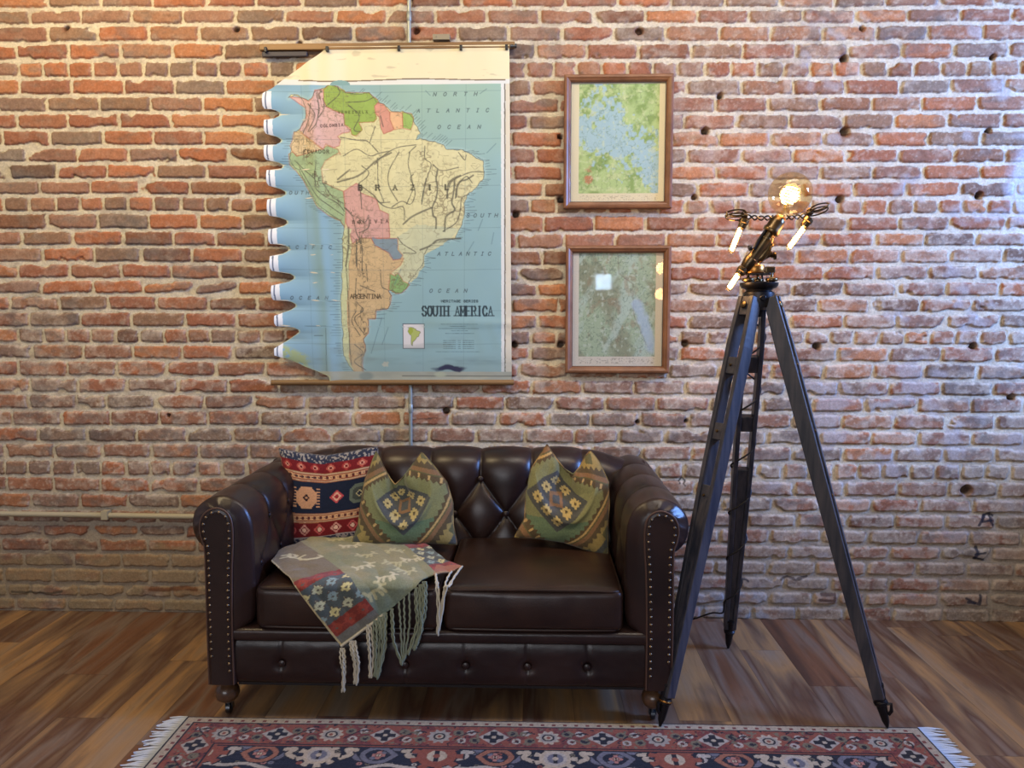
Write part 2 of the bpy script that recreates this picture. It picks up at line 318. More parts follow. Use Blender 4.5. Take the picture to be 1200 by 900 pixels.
RIVERS=(((-430,2057),(-437,2020),(-431,1976),(-438,1932),(-454,1894),(-451,1857),(-439,1844),(-439,1800)),((-457,1891),(-496,1876),(-548,1851),(-587,1819)),((-354,2013),(-358,1963),(-367,1913),(-355,1881),(-394,1850),(-400,1787)),((-271,2032),(-303,2013),(-328,2007),(-341,1988),(-348,1938)),((-328,2032),(-367,2013),(-386,1982),(-387,1932)),((-290,1950),(-323,1932),(-329,1881),(-349,1825),(-407,1787)),((-330,1755),(-427,1749),(-465,1724),(-511,1705)),((-613,1762),(-588,1730),(-530,1692),(-588,1692)),((-714,1940),(-676,1902),(-631,1889),(-586,1895),(-580,1838)),((-637,1895),(-592,1920),(-554,1907),(-534,1939),(-534,1976),(-552,2020),(-539,2039)),((-482,2020),(-495,1957),(-502,1907)),((-712,2082),(-670,2122),(-608,2155),(-526,2167)),((-554,2134),(-561,2081),(-548,2028),(-542,1974),(-570,1908)),((-526,2161),(-557,2134)),((-602,2135),(-647,2055),(-648,1988),(-611,1921)),((-698,2109),(-696,1989),(-673,1921)),((-486,2161),(-486,2107),(-459,2081),(-480,2014),(-502,1921)),((-337,2067),(-412,2054),(-452,2081)),((-221,2046),(-276,2047),(-330,2027),(-371,2000),(-392,1934)),((-336,2133),(-309,2100),(-302,2120)),((-276,2000),(-303,2027),(-344,1980),(-351,1933)),((-1069,2101),(-1028,2060),(-981,2018),(-976,1977),(-934,1942),(-881,1912),(-851,1877)),((-973,2100),(-981,2018)),((-945,2001),(-904,1942),(-856,1912)),((-1052,2077),(-1011,2007),(-970,1942),(-917,1901),(-857,1859)),((-851,1894),(-815,1853),(-799,1782),(-775,1723),(-777,1603)),((-743,1859),(-744,1805),(-786,1782)),((-797,1853),(-761,1829),(-743,1853)),((-783,2000),(-746,2029),(-740,2052),(-769,2076)),((-783,2000),(-777,1959),(-773,1888)),((-783,1994),(-717,1947),(-694,1917),(-646,1917)),((-637,2133),(-703,2099),(-782,2035),(-879,2006)),((-824,2059),(-878,2018)),((-834,1806),(-836,1723),(-850,1633)),((-799,1752),(-801,1633)),((-849,1642),(-844,1552),(-840,1417),(-839,1280),(-831,1189)),((-804,1578),(-806,1481),(-774,1436),(-814,1397),(-776,1332)),((-758,1642),(-752,1565)),((-807,1430),(-827,1384),(-789,1319)),((-693,1616),(-688,1545),(-662,1526)),((-785,1546),(-721,1520)),((-816,1280),(-778,1241),(-818,1202),(-766,1163)),((-1003,2347),(-974,2295),(-1006,2226)),((-966,2393),(-956,2330),(-969,2261),(-1000,2226)),((-937,2370),(-932,2330),(-957,2289)),((-991,2347),(-1005,2272),(-1030,2220)),((-926,2335),(-865,2387),(-870,2421)),((-836,2352),(-753,2357),(-711,2374)),((-824,2340),(-777,2294),(-802,2236),(-773,2225)),((-696,2137),(-744,2184),(-797,2190),(-863,2202)),((-637,2142),(-691,2131),(-733,2120),(-792,2149),(-852,2120)),((-707,2247),(-732,2178)),((-682,2293),(-671,2247)))
TIPS=((-1201,2390,2327,-1133,2304),(-1197,2275,2219,-1130,2189),(-1200,2167,2106,-1125,2076),(-1192,2058,1993,-1117,1959),(-1193,1929,1861,-1112,1830),(-1191,1796,1735,-1107,1711),(-1187,1677,1615,-1087,1584),(-1184,1546,1484,-1083,1457),(-1174,1410,1367,-1070,1340),(-1178,1262,1230,0,0))
# ---------------------------------------------------------------- floor
def floor_mat():
    m = bpy.data.materials.new('floor_planks'); m.use_nodes = True; nt = m.node_tree; N = nt.nodes; L = nt.links; b = N['Principled BSDF']
    def math_(op, a, c=None, v=None):
        n = N.new('ShaderNodeMath'); n.operation = op
        if a is not None: L.new(a, n.inputs[0])
        if c is not None: L.new(c, n.inputs[1])
        if v is not None: n.inputs[1].default_value = v
        return n.outputs[0]
    tc = N.new('ShaderNodeTexCoord'); sp = N.new('ShaderNodeSeparateXYZ'); L.new(tc.outputs['Object'], sp.inputs[0])
    X, Y = sp.outputs[0], sp.outputs[1]
    xs = math_('DIVIDE', math_('ADD', X, v=.035), v=.182); row = math_('FLOOR', xs); fx = math_('FRACT', xs)
    wn = N.new('ShaderNodeTexWhiteNoise'); wn.noise_dimensions = '1D'; L.new(row, wn.inputs['W'])
    ys = math_('DIVIDE', math_('ADD', Y, math_('MULTIPLY', wn.outputs[0], v=7.3)), v=1.22); seg = math_('FLOOR', ys); fy = math_('FRACT', ys)
    pid = math_('ADD', math_('MULTIPLY', row, v=13.7), math_('MULTIPLY', seg, v=5.31))
    wn2 = N.new('ShaderNodeTexWhiteNoise'); wn2.noise_dimensions = '1D'; L.new(pid, wn2.inputs['W'])
    cx = N.new('ShaderNodeCombineXYZ'); L.new(math_('ADD', math_('MULTIPLY', X, v=6.5), math_('MULTIPLY', pid, v=3.1)), cx.inputs[0])
    L.new(math_('MULTIPLY', Y, v=.75), cx.inputs[1]); L.new(math_('MULTIPLY', pid, v=1.7), cx.inputs[2])
    n1 = N.new('ShaderNodeTexNoise'); n1.inputs['Scale'].default_value = 1.2; n1.inputs['Detail'].default_value = 3.5; n1.inputs['Distortion'].default_value = .4; L.new(cx.outputs[0], n1.inputs['Vector'])
    t = math_('ADD', math_('MULTIPLY', n1.outputs[0], v=1.35), math_('MULTIPLY', wn2.outputs[0], v=.42)); t = math_('SUBTRACT', t, v=.37)
    r = N.new('ShaderNodeValToRGB'); e = r.color_ramp.elements
    cols = [(0.16, (84, 58, 44)), (.32, (118, 80, 56)), (.44, (126, 106, 90)), (.54, (100, 70, 52)), (.62, (126, 100, 76)), (.72, (164, 126, 84)), (.9, (146, 126, 104))]
    e[0].position, c0 = cols[0]; e[0].color = tuple(s2l(c0))+(1,); e[1].position, c1 = cols[-1]; e[1].color = tuple(s2l(c1))+(1,)
    for p, c in cols[1:-1]:
        q = e.new(p); q.color = tuple(s2l(c))+(1,)
    L.new(t, r.inputs[0])
    cy = N.new('ShaderNodeCombineXYZ'); L.new(math_('MULTIPLY', X, v=90), cy.inputs[0]); L.new(math_('MULTIPLY', Y, v=5), cy.inputs[1]); L.new(pid, cy.inputs[2])
    n2 = N.new('ShaderNodeTexNoise'); n2.inputs['Scale'].default_value = 1; n2.inputs['Detail'].default_value = 6; L.new(cy.outputs[0], n2.inputs['Vector'])
    cz = N.new('ShaderNodeCombineXYZ'); L.new(math_('MULTIPLY', X, v=26), cz.inputs[0]); L.new(math_('MULTIPLY', Y, v=5), cz.inputs[1]); L.new(pid, cz.inputs[2])
    n3 = N.new('ShaderNodeTexNoise'); n3.inputs['Scale'].default_value = 1; n3.inputs['Detail'].default_value = 5; n3.inputs['Distortion'].default_value = 1.2; L.new(cz.outputs[0], n3.inputs['Vector'])
    k = math_('MULTIPLY', n2.outputs[0], v=.44); k = math_('ADD', k, v=.72)
    kn = N.new('ShaderNodeMapRange'); kn.inputs[1].default_value = .34; kn.inputs[2].default_value = .42; kn.inputs[3].default_value = .86; kn.inputs[4].default_value = 1.0; L.new(n3.outputs[0], kn.inputs[0])
    k = math_('MULTIPLY', k, kn.outputs[0])
    # joints between boards
    ex = math_('LESS_THAN', math_('ABSOLUTE', math_('SUBTRACT', fx, v=.5)), v=.492); ey = math_('LESS_THAN', math_('ABSOLUTE', math_('SUBTRACT', fy, v=.5)), v=.4985)
    j = math_('MULTIPLY', ex, ey); j = math_('ADD', math_('MULTIPLY', j, v=.35), v=.65)
    k = math_('MULTIPLY', k, j)
    vm = N.new('ShaderNodeVectorMath'); vm.operation = 'SCALE'; L.new(r.outputs[0], vm.inputs[0]); L.new(k, vm.inputs['Scale']); L.new(vm.outputs[0], b.inputs['Base Color'])
    b.inputs['Roughness'].default_value = .42; b.inputs['Specular IOR Level'].default_value = .35
    bp = N.new('ShaderNodeBump'); bp.inputs['Strength'].default_value = .15; bp.inputs['Distance'].default_value = .002; L.new(k, bp.inputs['Height']); L.new(bp.outputs[0], b.inputs['Normal'])
    return m
tag(MB().box((-3.6, -7.4, -.12), (3.2, .12, 0)).build('floor', floor_mat()), kind='structure')

# ---------------------------------------------------------------- brick wall: one relief surface, every brick with its own outline
def axis(a, b, f0, f1, fine, coarse):
    return np.unique(np.round(np.r_[np.arange(a, f0, coarse), np.arange(f0, f1, fine), np.arange(f1, b, coarse), b], 5))
def brick_wall():
    xs = axis(-3.5, 3.0, -2.62, 2.36, .004, .012); zs = axis(0, 3.5, 0, 2.9, .004, .012)
    X, Z = np.meshgrid(xs, zs, indexing='ij')
    rows = [(np.array(z)/1000., np.array(j)/1000., h) for z, j, h in ROWS]
    while rows[0][0][0] < 3.6: rows.insert(0, (rows[0][0]+.0785, rows[1][1]+rng.uniform(-.01, .01), 0))
    rx = np.array(ROWX)
    def zat(z): return np.interp(xs, [-3.5, rx[0], rx[1], rx[2], 3.0], [z[0], z[0], z[1], z[2], z[2]])
    Zc = np.array([zat(r[0]) for r in rows]+[zat(rows[-1][0]-.075)])
    Bd = (Zc[:-1]+Zc[1:])/2; Bd = np.vstack([Zc[0]+.04, Bd])     # boundaries, falling
    n1 = fbm(X*9, Z*9, 1); Zw = Z+.0035*n1+.0018*fbm(X*40, Z*40, 2); Xw = X+.004*fbm(X*12, Z*12, 3)+.0025*fbm(X*45, Z*45, 4)
    K = len(rows); idx = np.zeros(X.shape, int)
    for k in range(1, K): idx += (Zw < Bd[k][:, None])
    idx = np.clip(idx, 0, K-1); ci = np.arange(len(xs))[:, None]
    dz = np.minimum(Bd[idx, ci]-Zw, Zw-Bd[np.minimum(idx+1, K), ci])
    dx = np.zeros(X.shape); rid = np.zeros(X.shape+(4,)); hdr = np.zeros(X.shape)
    for k, (z, js, h) in enumerate(rows):
        pitch = .118 if h else .236; js = sorted(js); full = []
        while js[0] > -3.6: js.insert(0, js[0]-pitch*(1+rng.uniform(-.03, .03)))
        while js[-1] < 3.2: js.append(js[-1]+pitch*(1+rng.uniform(-.03, .03)))
        for a, b in zip(js[:-1], js[1:]):
            n = max(1, int(round((b-a)/pitch))) if (b-a) > 1.5*pitch else 1
            full += [a+(b-a)*i/n for i in range(n)]
        full.append(js[-1]); J = np.array(full); m = idx == k; x = Xw[m]
        c = np.clip(np.searchsorted(J, x), 1, len(J)-1); dx[m] = np.minimum(x-J[c-1], J[c]-x)
        R = rng.rand(len(J), 4); rid[m] = R[c]
    R0, R1, R2, R3 = [rid[..., i] for i in range(4)]
    ax_ = dx-.0045-.002*R1; az = dz-.0066-.0022*R2
    sd = ax_+az-np.sqrt(ax_*ax_+az*az+.00002)
    sd = np.where((ax_ > 0) & (az > 0), sd*.85, np.minimum(ax_, az))
    rough = fbm(X*22, Z*30, 5)
    chunk = fbm(X*11+R0*7, Z*16, 0, 2)
    low = sm(.75, .15, Z)
    sd = sd+.0030*rough+.0026*fbm(X*70, Z*70, 6, 2)-.010*sm(.34, .8, chunk+.10*low)
    mask = sm(-.0006, .0016, sd)
    face = sm(0, .006, sd)
    H = .009*face+.0012*fbm(X*60, Z*60, 2)*mask+.0022*fbm(X*35, Z*35, 3)*(1-mask)+.002*(R3-.5)*mask
    H -= .0028*np.exp(-(sd/.0016)**2)*sm(-.2, .5, fbm(X*14, Z*14, 4))
    # colours of clay, ash and lime
    A = s2l((174, 112, 78)); B = s2l((156, 102, 76)); Cc = s2l((144, 112, 88)); G = s2l((130, 116, 102)); O = s2l((184, 130, 88)); Dk = s2l((104, 80, 66))
    gray = .16+.34*sm(1.75, .7, Z)+.16*fbm(X*.8, Z*.8, 1, 2)+.12*sm(1.2, 2.1, X)+.12*sm(2.35, 2.6, Z)
    col = np.zeros(X.shape+(3,))
    t = R0
    base = np.where((t < .34)[..., None], A, np.where((t < .62)[..., None], B, np.where((t < .84)[..., None], (A+O)/2, Cc)))
    base = mix(base, G, sm(gray+.45, gray-.15, R3)*(.25+.6*R2))
    base = mix(base, Dk, (R1 > .93)*.6)
    # patches within a brick
    p = fbm(X*14+R0*20, Z*22+R1*9, 6); base = mix(base, G, sm(.15, .6, p)*(.30+gray*.8))
    base = mix(base, Dk, sm(.2, .65, fbm(X*10+R3*17, Z*20, 7))*(.30+.25*low))
    base = base*(1+.13*fbm(X*55, Z*55, 1)[..., None]+.16*(R2-.5)[..., None])
    lime = s2l((214, 200, 178)); lime_l = s2l((206, 188, 150))
    mort = mix(np.broadcast_to(s2l((208, 197, 172)), X.shape+(3,)), s2l((168, 152, 136)), sm(.0, .6, fbm(X*16, Z*24, 2))*.55)
    mort = mort*(1+.10*fbm(X*70, Z*70, 5)[..., None])
    mort = mix(mort, s2l((150, 138, 126)), low*.35)
    film = sm(.05, .62, fbm(X*26, Z*34, 3)+.5*fbm(X*3, Z*3, 0, 2)*.9+.22*sm(1.9, 1.0, Z)+.20*sm(-.2, 1.5, X))
    film = film*(.45+.55*sm(.020, 0, sd)); speck = sm(.28, .6, fbm(X*85, Z*95, 6, 2)+.25*fbm(X*5, Z*5, 2)); reg = np.clip(.25+.6*sm(1.9, .9, Z)+.5*sm(-.2, 1.4, X), 0, 1); film = np.clip((film+.45*speck)*reg, 0, 1)
    base = mix(base, lime, film*.66)
    soot = sm(.05, .55, fbm(X*2.6, Z*3.4, 7, 2)+.25*sm(2.0, 1.0, Z)-.12)*sm(-.25, .35, fbm(X*17, Z*26, 6))
    edge = np.exp(-((sd-.0008)/.0016)**2)*sm(.0, .5, fbm(X*20, Z*20, 7))
    col = mort*(1-mask[..., None])+base*mask[..., None]
    col = mix(col, s2l((70, 56, 48)), edge*.6)
    col = mix(col, s2l((112, 104, 98)), soot*mask*.62); col = mix(col, s2l((140, 130, 118)), soot*(1-mask)*.35)
    # rough lime coat low on the left, weathered grey-blue patch low behind the sofa's right arm
    cl = sm(.0, .45, fbm(X*6, Z*9, 4)+1.25*sm(.52, .10, Z+.10*fbm(X*4, Z*4, 1))*sm(-.9, -1.5, X)-.62)
    col = mix(col, s2l((164, 148, 112)), cl*.62)
    cl2 = sm(.35, .02, np.abs(X-.95))*sm(.22, .10, Z+.05*fbm(X*7, Z*7, 2))
    col = mix(col, s2l((168, 176, 184)), cl2*sm(-.2, .3, fbm(X*18, Z*22, 3))*.8)
    cl3 = sm(.35, .6, fbm(X*7, Z*9, 1)+.45*sm(.5, .1, np.hypot((X-1.6)*.8, Z-.95))) * sm(.5, 1.2, X)
    col = mix(col, s2l((176, 166, 160)), cl3*.7)
    pt = sm(.12, .06, np.hypot((X-2.17)*1.0, (Z-1.985)*.62)+.02*fbm(X*20, Z*20, 2))
    col = mix(col, s2l((190, 190, 194)), pt*.85)
    H = H+pt*.004*(1-face)
    brown = .7*sm(.80, .25, Z+.25*fbm(X*2.2, Z*3, 2)); col = mix(col, s2l((92, 74, 64)), brown*.45*mask); col = mix(col, s2l((132, 118, 100)), brown*.65*(1-mask)); lowz = sm(.9, .2, Z); col = mix(col, s2l((140, 126, 112)), lowz*.40*(1-mask))  # lower wall: browner clay and mortar, with shade painted into the colour
    for hx, hz, r in HOLES:
        d = np.hypot(X-hx, (Z-hz)*1.05)+.004*fbm(X*90, Z*90, 3)
        k = sm(r*1.25, r*.75, d); H = H-.030*k; col = mix(col, s2l((58, 36, 28)), k*.85)
        col = mix(col, s2l((120, 68, 48)), sm(r*2.1, r*1.1, d)*.5*(1-k))
    # missing brick corner low on the right and dark painted scrawls
    for pl, wd, c in BRICK_MARKS:
        d = pdist(X, Z, np.array(pl)/1000., wd*3)+.002*fbm(X*80, Z*80, 2)
        col = mix(col, s2l(c), sm(wd, wd*.5, d)*.85)
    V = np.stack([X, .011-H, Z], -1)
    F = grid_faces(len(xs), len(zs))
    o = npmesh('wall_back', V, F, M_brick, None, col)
    back = MB().box((-3.5, .050, 0), (3.0, .16, 3.5)).build('wall_core', M_plaster, o)
    tag(back, kind='structure'); tag(o, kind='structure')
BRICK_MARKS = [([(672, 655), (684, 668), (700, 652), (690, 640), (700, 628)], .005, (34, 28, 30)), ([(676, 640), (670, 652)], .004, (34, 28, 30)),
  ([(2050, 480), (2062, 500), (2085, 512), (2100, 500)], .008, (40, 42, 56)), ([(2062, 500), (2040, 455)], .009, (40, 42, 56)), ([(2085, 505), (2092, 470), (2102, 455)], .008, (40, 42, 56)), ([(2055, 472), (2095, 478)], .008, (40, 42, 56)),
  ([(2032, 300), (2040, 330), (2034, 350)], .011, (40, 42, 56)), ([(2030, 318), (2075, 325)], .007, (40, 42, 56)), ([(2030, 300), (2070, 292)], .008, (40, 42, 56)),
  ([(2010, 92), (2060, 84), (2065, 120)], .010, (40, 42, 56)), ([(2000, 110), (2040, 88)], .008, (40, 42, 56)),
  ([(935, 330), (948, 342)], .003, (30, 28, 30)), ([(925, 215), (950, 190), (985, 192), (1000, 180)], .006, (60, 56, 60)), ([(1150, 190), (1180, 205), (1220, 190), (1270, 205)], .008, (70, 58, 52)), ([(1330, 95), (1400, 90), (1400, 120), (1340, 120)], .010, (74, 54, 46)),
  ([(-2490, 95), (-2300, 88), (-2250, 100)], .008, (84, 74, 62)), ([(-1820, 115), (-1740, 112), (-1650, 122), (-1600, 115)], .013, (104, 66, 44)), ([(-560, 932), (-445, 940)], .003, (90, 72, 60))]
brick_wall()
# side walls and ceiling of the room; the window to the right stands just outside the frame
M_white = mat('white_plaster', (188, 180, 168), .9)
tag(MB().box((-3.6, -7.4, 0), (-3.5, .12, 3.5)).build('wall_left', M_white), kind='structure')
tag(MB().box((-3.6, -7.4, 3.5), (3.2, .16, 3.6)).build('ceiling', M_white), kind='structure')
wr = MB()
WY0, WY1, WZ0, WZ1 = -1.75, -.16, 1.46, 2.85
wr.box((3.0, -7.4, 0), (3.12, WY0, 3.5)); wr.box((3.0, WY1, 0), (3.12, .12, 3.5)); wr.box((3.0, WY0, 0), (3.12, WY1, WZ0)); wr.box((3.0, WY0, WZ1), (3.12, WY1, 3.5))
tag(wr.build('wall_right', M_white), kind='structure')
wf = MB()
for a, b_ in (((3.02, WY0, WZ0), (3.08, WY0+.05, WZ1)), ((3.02, WY1-.05, WZ0), (3.08, WY1, WZ1)), ((3.02, WY0, WZ0), (3.08, WY1, WZ0+.05)), ((3.02, WY0, WZ1-.05), (3.08, WY1, WZ1)), ((3.03, WY0, 1.86), (3.07, WY1, 1.90))): wf.box(a, b_)
tag(wf.build('window_1', M_white), kind='structure')

# ---------------------------------------------------------------- pipes on the wall
t = empty('wall_conduit', (-.555, -.03, .4), 'thin metal conduit running straight down the brick wall behind the hanging map', 'pipe')
P = [(-.548, -.008, 3.49), (-.551, -.008, 2.8), (-.556, -.006, 1.9), (-.566, -.008, .9), (-.568, -.008, .35)]
a = MB().tube(P, .0085, 10).build('pipe', M_conduit, t, True)
b = MB().lathe([(.0095, -.02), (.011, -.018), (.011, .018), (.0095, .02)], (-.565, -.008, .985), (0, 0, 1), 12).build('coupling', M_conduit, t, True)
b2 = MB().lathe([(.0095, -.02), (.011, -.018), (.011, .018), (.0095, .02)], (-.5515, -.008, 2.72), (0, 0, 1), 12).build('coupling', M_conduit, t, True); rebase([a, b, b2], t)
t = empty('wall_pipe', (-2.5, -.03, .47), 'cream painted horizontal pipe low on the brick wall left of the sofa', 'pipe')
a = MB().tube([(-3.49, -.018, .486), (-2.53, -.018, .481), (-1.6, -.018, .474), (-.9, -.018, .47)], .0125, 10).build('pipe', M_conduit_p, t, True)
b = MB().box((-2.02, -.036, .46), (-1.99, 0, .50)).build('clip', M_conduit_p, t); rebase([a, b], t)
t = MB().box((-.445, -.035, 2.612), (-.37, 0, 2.636)); t.lathe([(.004, 0), (.004, .004)], (-.43, -.034, 2.624), (0, -1, 0), 8)
tag(t.build('map_bracket', mat('tarnished_metal', (150, 140, 120), .5, .6), bevel=.002), 'small tarnished metal bracket screwed to the brick above the map rod', 'bracket')
# ---------------------------------------------------------------- hanging map
STROKE = {'A': [[(0, 0), (.5, 1), (1, 0)], [(.2, .38), (.8, .38)]], 'B': [[(0, 0), (0, 1), (.7, 1), (.85, .78), (.7, .54), (0, .54)], [(.7, .54), (.95, .3), (.75, 0), (0, 0)]],
 'C': [[(.95, .75), (.7, 1), (.3, 1), (0, .7), (0, .3), (.3, 0), (.7, 0), (.95, .25)]], 'D': [[(0, 0), (0, 1), (.6, 1), (1, .7), (1, .3), (.6, 0), (0, 0)]],
 'E': [[(.9, 1), (0, 1), (0, 0), (.9, 0)], [(0, .52), (.7, .52)]], 'F': [[(.9, 1), (0, 1), (0, 0)], [(0, .52), (.7, .52)]],
 'G': [[(.95, .78), (.7, 1), (.3, 1), (0, .7), (0, .3), (.3, 0), (.75, 0), (.95, .2), (.95, .45), (.6, .45)]], 'H': [[(0, 0), (0, 1)], [(1, 0), (1, 1)], [(0, .5), (1, .5)]],
 'I': [[(.5, 0), (.5, 1)], [(.25, 0), (.75, 0)], [(.25, 1), (.75, 1)]], 'L': [[(0, 1), (0, 0), (.85, 0)]], 'M': [[(0, 0), (0, 1), (.5, .3), (1, 1), (1, 0)]],
 'N': [[(0, 0), (0, 1), (1, 0), (1, 1)]], 'O': [[(.3, 0), (0, .3), (0, .7), (.3, 1), (.7, 1), (1, .7), (1, .3), (.7, 0), (.3, 0)]], 'P': [[(0, 0), (0, 1), (.75, 1), (.95, .75), (.75, .5), (0, .5)]],
 'R': [[(0, 0), (0, 1), (.75, 1), (.92, .76), (.75, .52), (0, .52)], [(.5, .52), (1, 0)]], 'S': [[(.95, .8), (.7, 1), (.25, 1), (.02, .8), (.2, .56), (.8, .44), (.98, .2), (.72, 0), (.25, 0), (0, .2)]],
 'T': [[(.5, 0), (.5, 1)], [(0, 1), (1, 1)]], 'U': [[(0, 1), (0, .25), (.3, 0), (.7, 0), (1, .25), (1, 1)]], 'V': [[(0, 1), (.5, 0), (1, 1)]], 'Z': [[(0, 1), (1, 1), (0, 0), (1, 0)]], 'Y': [[(0, 1), (.5, .5), (1, 1)], [(.5, .5), (.5, 0)]]}
def letters(X, Z, col, text, x0, x1, z, h, lw, slant=0., wfrac=.7, c=(52, 56, 58), alpha=.85, serif=False, z1=None):
    n = len(text); adv = (x1-x0-h*wfrac)/max(1, n-1)
    for i, ch in enumerate(text):
        if ch == ' ': continue
        ox = x0+adv*i; zz = z if z1 is None else z+(z1-z)*i/max(1, n-1)
        m = (X > ox-h) & (X < ox+2*h) & (Z > zz-h) & (Z < zz+2*h)
        if not m.any(): continue
        x = X[m]; y = Z[m]; D = np.full(x.shape, 1.)
        for st in STROKE[ch]:
            p = [(ox+(a*wfrac+b*slant)*h, zz+b*h) for a, b in st]; 
            for (a0, b0), (a1, b1), q0, q1 in zip(p[:-1], p[1:], st[:-1], st[1:]):
                d = pdist(x, y, [(a0, b0), (a1, b1)], h)
                if serif and abs(q0[0]-q1[0]) < .35: d = d-lw*.55     # heavy uprights of a slab face
                D = np.minimum(D, d)
        if serif:
            feet = {'H': [(0, 0), (1, 0), (0, 1), (1, 1)], 'A': [(0, 0), (1, 0)], 'M': [(0, 0), (1, 0), (0, 1), (1, 1)], 'T': [(.5, 0)], 'U': [(0, 1), (1, 1)], 'R': [(0, 0), (1, 0), (0, 1)], 'E': [(0, 0), (0, 1)]}.get(ch, [])
            for a, b in feet:
                D = np.minimum(D, pdist(x, y, [(ox+(a*wfrac-.17)*h, zz+b*h), (ox+(a*wfrac+.17)*h, zz+b*h)], h))
        k = sm(lw, lw*.35, D)*alpha; cc = col[m]; col[m] = mix(cc, s2l(c), k)
def poly_m(name): return np.array(globals()[name], float)/1000.
def map_left(z):
    pts = [(-.930, 1.108), (-.935, 1.134), (-.985, 1.155), (-1.05, 1.180)]
    T = [tuple(v/1000. for v in t) for t in TIPS][::-1]
    for i, (xt, za, zb, xn, zn) in enumerate(T):
        if i == 0: pts += [(-1.10, 1.205), (xt, zb), (xt, za)]
        else:
            pts += [(xn-.022, zn-.020), (xn, zn-.006), (xn, zn+.006), (xn-.022, zn+.018), (xt+.006, zb-.004), (xt, zb+.008), (xt, za)]
    pts += [(-1.195, pts[-1][1]+.006), (-1.158, 2.416), (-.913, 2.588), (-.913, 2.60)]
    pts = np.array(pts); return np.interp(z, pts[:, 1], pts[:, 0])
def map_colour(X, Z, XL, lobe, E):
    sea = mix(np.broadcast_to(s2l((146, 180, 180)), X.shape+(3,)), s2l((140, 178, 196)), sm(-.75, -1.05, X))
    sea = mix(sea, s2l((160, 190, 170)), sm(1.9, 2.4, Z)*sm(-.8, -.5, X)*.8)
    sea = sea*(1+.05*fbm(X*5, Z*5, 2)[..., None])
    col = sea.copy()
    def fill(poly, c, noise=.10, a=1.):
        m = pip(X+.006*fbm(X*42, Z*42, 1), Z+.006*fbm(X*42, Z*42, 2), poly)
        v = s2l(c)*(1+noise*fbm(X[m]*40, Z[m]*40, 3)[:, None]); col[m] = col[m]*(1-a)+v*a
        return m
    land = poly_m('LAND')
    near = pdist(X, Z, land, .03, True); col = mix(col, s2l((176, 206, 200)), sm(.02, .0, near)*.5)
    lm = fill(land, (218, 212, 162))
    fill(poly_m('SBRAZIL'), (202, 204, 164))
    for n, c in (('ARGENTINA', (208, 180, 132)), ('BOLIVIA', (212, 166, 152)), ('PERU', (164, 186, 140)), ('COLOMBIA', (212, 176, 168)), ('ECUADOR', (214, 192, 150)), ('VENEZUELA', (150, 176, 88)), ('GUYANA', (210, 152, 132)), ('SURINAME', (226, 184, 140)), ('FRGUIANA', (156, 186, 100)), ('PARAGUAY', (134, 152, 158)), ('URUGUAY', (140, 176, 110))):
        p = poly_m(n); m = fill(p, c)
        d = pdist(X, Z, p, .008, True); col = mix(col, s2l((178, 92, 66)), sm(.0035, .001, d)*.55)
    # chile: the strip between the coast and the watershed
    chile = lm & (X < -.826+.006*np.sin(Z*60)) & (Z < 1.80) & (Z > 1.16) & (~pip(X, Z, poly_m('ARGENTINA')))
    col[chile] = s2l((206, 210, 160))*(1+.1*fbm(X[chile]*60, Z[chile]*60, 2)[:, None])
    # relief hatching and rivers
    lx = land[:, 0]; coastx = np.interp(Z, [1.13, 1.3, 1.5, 1.8, 1.86, 2.0, 2.12, 2.2, 2.4], [-.78, -.80, -.812, -.81, -.84, -.99, -1.05, -1.03, -.97])
    and_ = np.exp(-((X-coastx-.03-.012*np.sin(Z*25))/.026)**2)*lm
    tex = np.abs(fbm(X*75, Z*34, 5, 2)); col = mix(col, s2l((110, 98, 78)), and_*sm(.17, .02, tex)*.95)
    h2 = sm(.2, .6, fbm(X*7, Z*7, 6, 2)+.5*np.exp(-((X+.42)/.16)**2-((Z-1.95)/.2)**2))*lm
    col = mix(col, s2l((126, 112, 84)), h2*sm(.16, .02, np.abs(fbm(X*45, Z*45, 4, 2)))*.7)
    h3 = lm*sm(.05, .0, np.abs(fbm(X*30, Z*30, 0, 2))); col = mix(col, s2l((112, 100, 78)), h3*.42)
    h4 = lm*sm(.04, .0, np.abs(fbm(X*55, Z*55, 7, 2)))*sm(.1, -.2, fbm(X*6, Z*6, 2)); col = mix(col, s2l((104, 92, 72)), h4*.5)
    for i, l in enumerate(RIVERS):
        p = np.array(l, float)/1000.; p = catmull(p, len(p)*6)
        d = pdist(X, Z, p, .008)+.0012*fbm(X*90, Z*90, 1); wd = .0058 if i in (0, 1, 2, 3, 4, 6, 31, 32, 33, 34) else .0034
        col = mix(col, s2l((88, 86, 74)), sm(wd, wd*.3, d)*.8)
    d = pdist(X+.006*fbm(X*42, Z*42, 1), Z+.006*fbm(X*42, Z*42, 2), land, .006, True); col = mix(col, s2l((92, 94, 84)), sm(.0026, .0008, d)*.7)
    # coast names: fine strokes standing off the coast
    r = np.random.RandomState(3)
    P = resample(np.vstack([land, land[:1]]), 330)
    for i, p in enumerate(P):
        t = P[(i+1) % len(P)]-P[i-1]; nrm = np.array([-t[1], t[0]]); nrm /= np.linalg.norm(nrm)+1e-9
        if r.rand() < .25: continue
        L = r.uniform(.015, .05)
        if p[0] < -.75 and p[1] < 2.2: a, b = (p[0]-.006, p[1]), (p[0]-.006-L, p[1])
        elif p[1] > 2.15 and p[0] > -.8: a, b = (p[0]+.004, p[1]+.006), (p[0]+.004+L*.6, p[1]+.006+L*.55)
        elif nrm[0] < .2 and p[0] > -.85 or p[0] > -.45: a, b = (p[0]+.006, p[1]), (p[0]+.006+L, p[1]+r.choice([0, .004, -.01]))
        else: continue
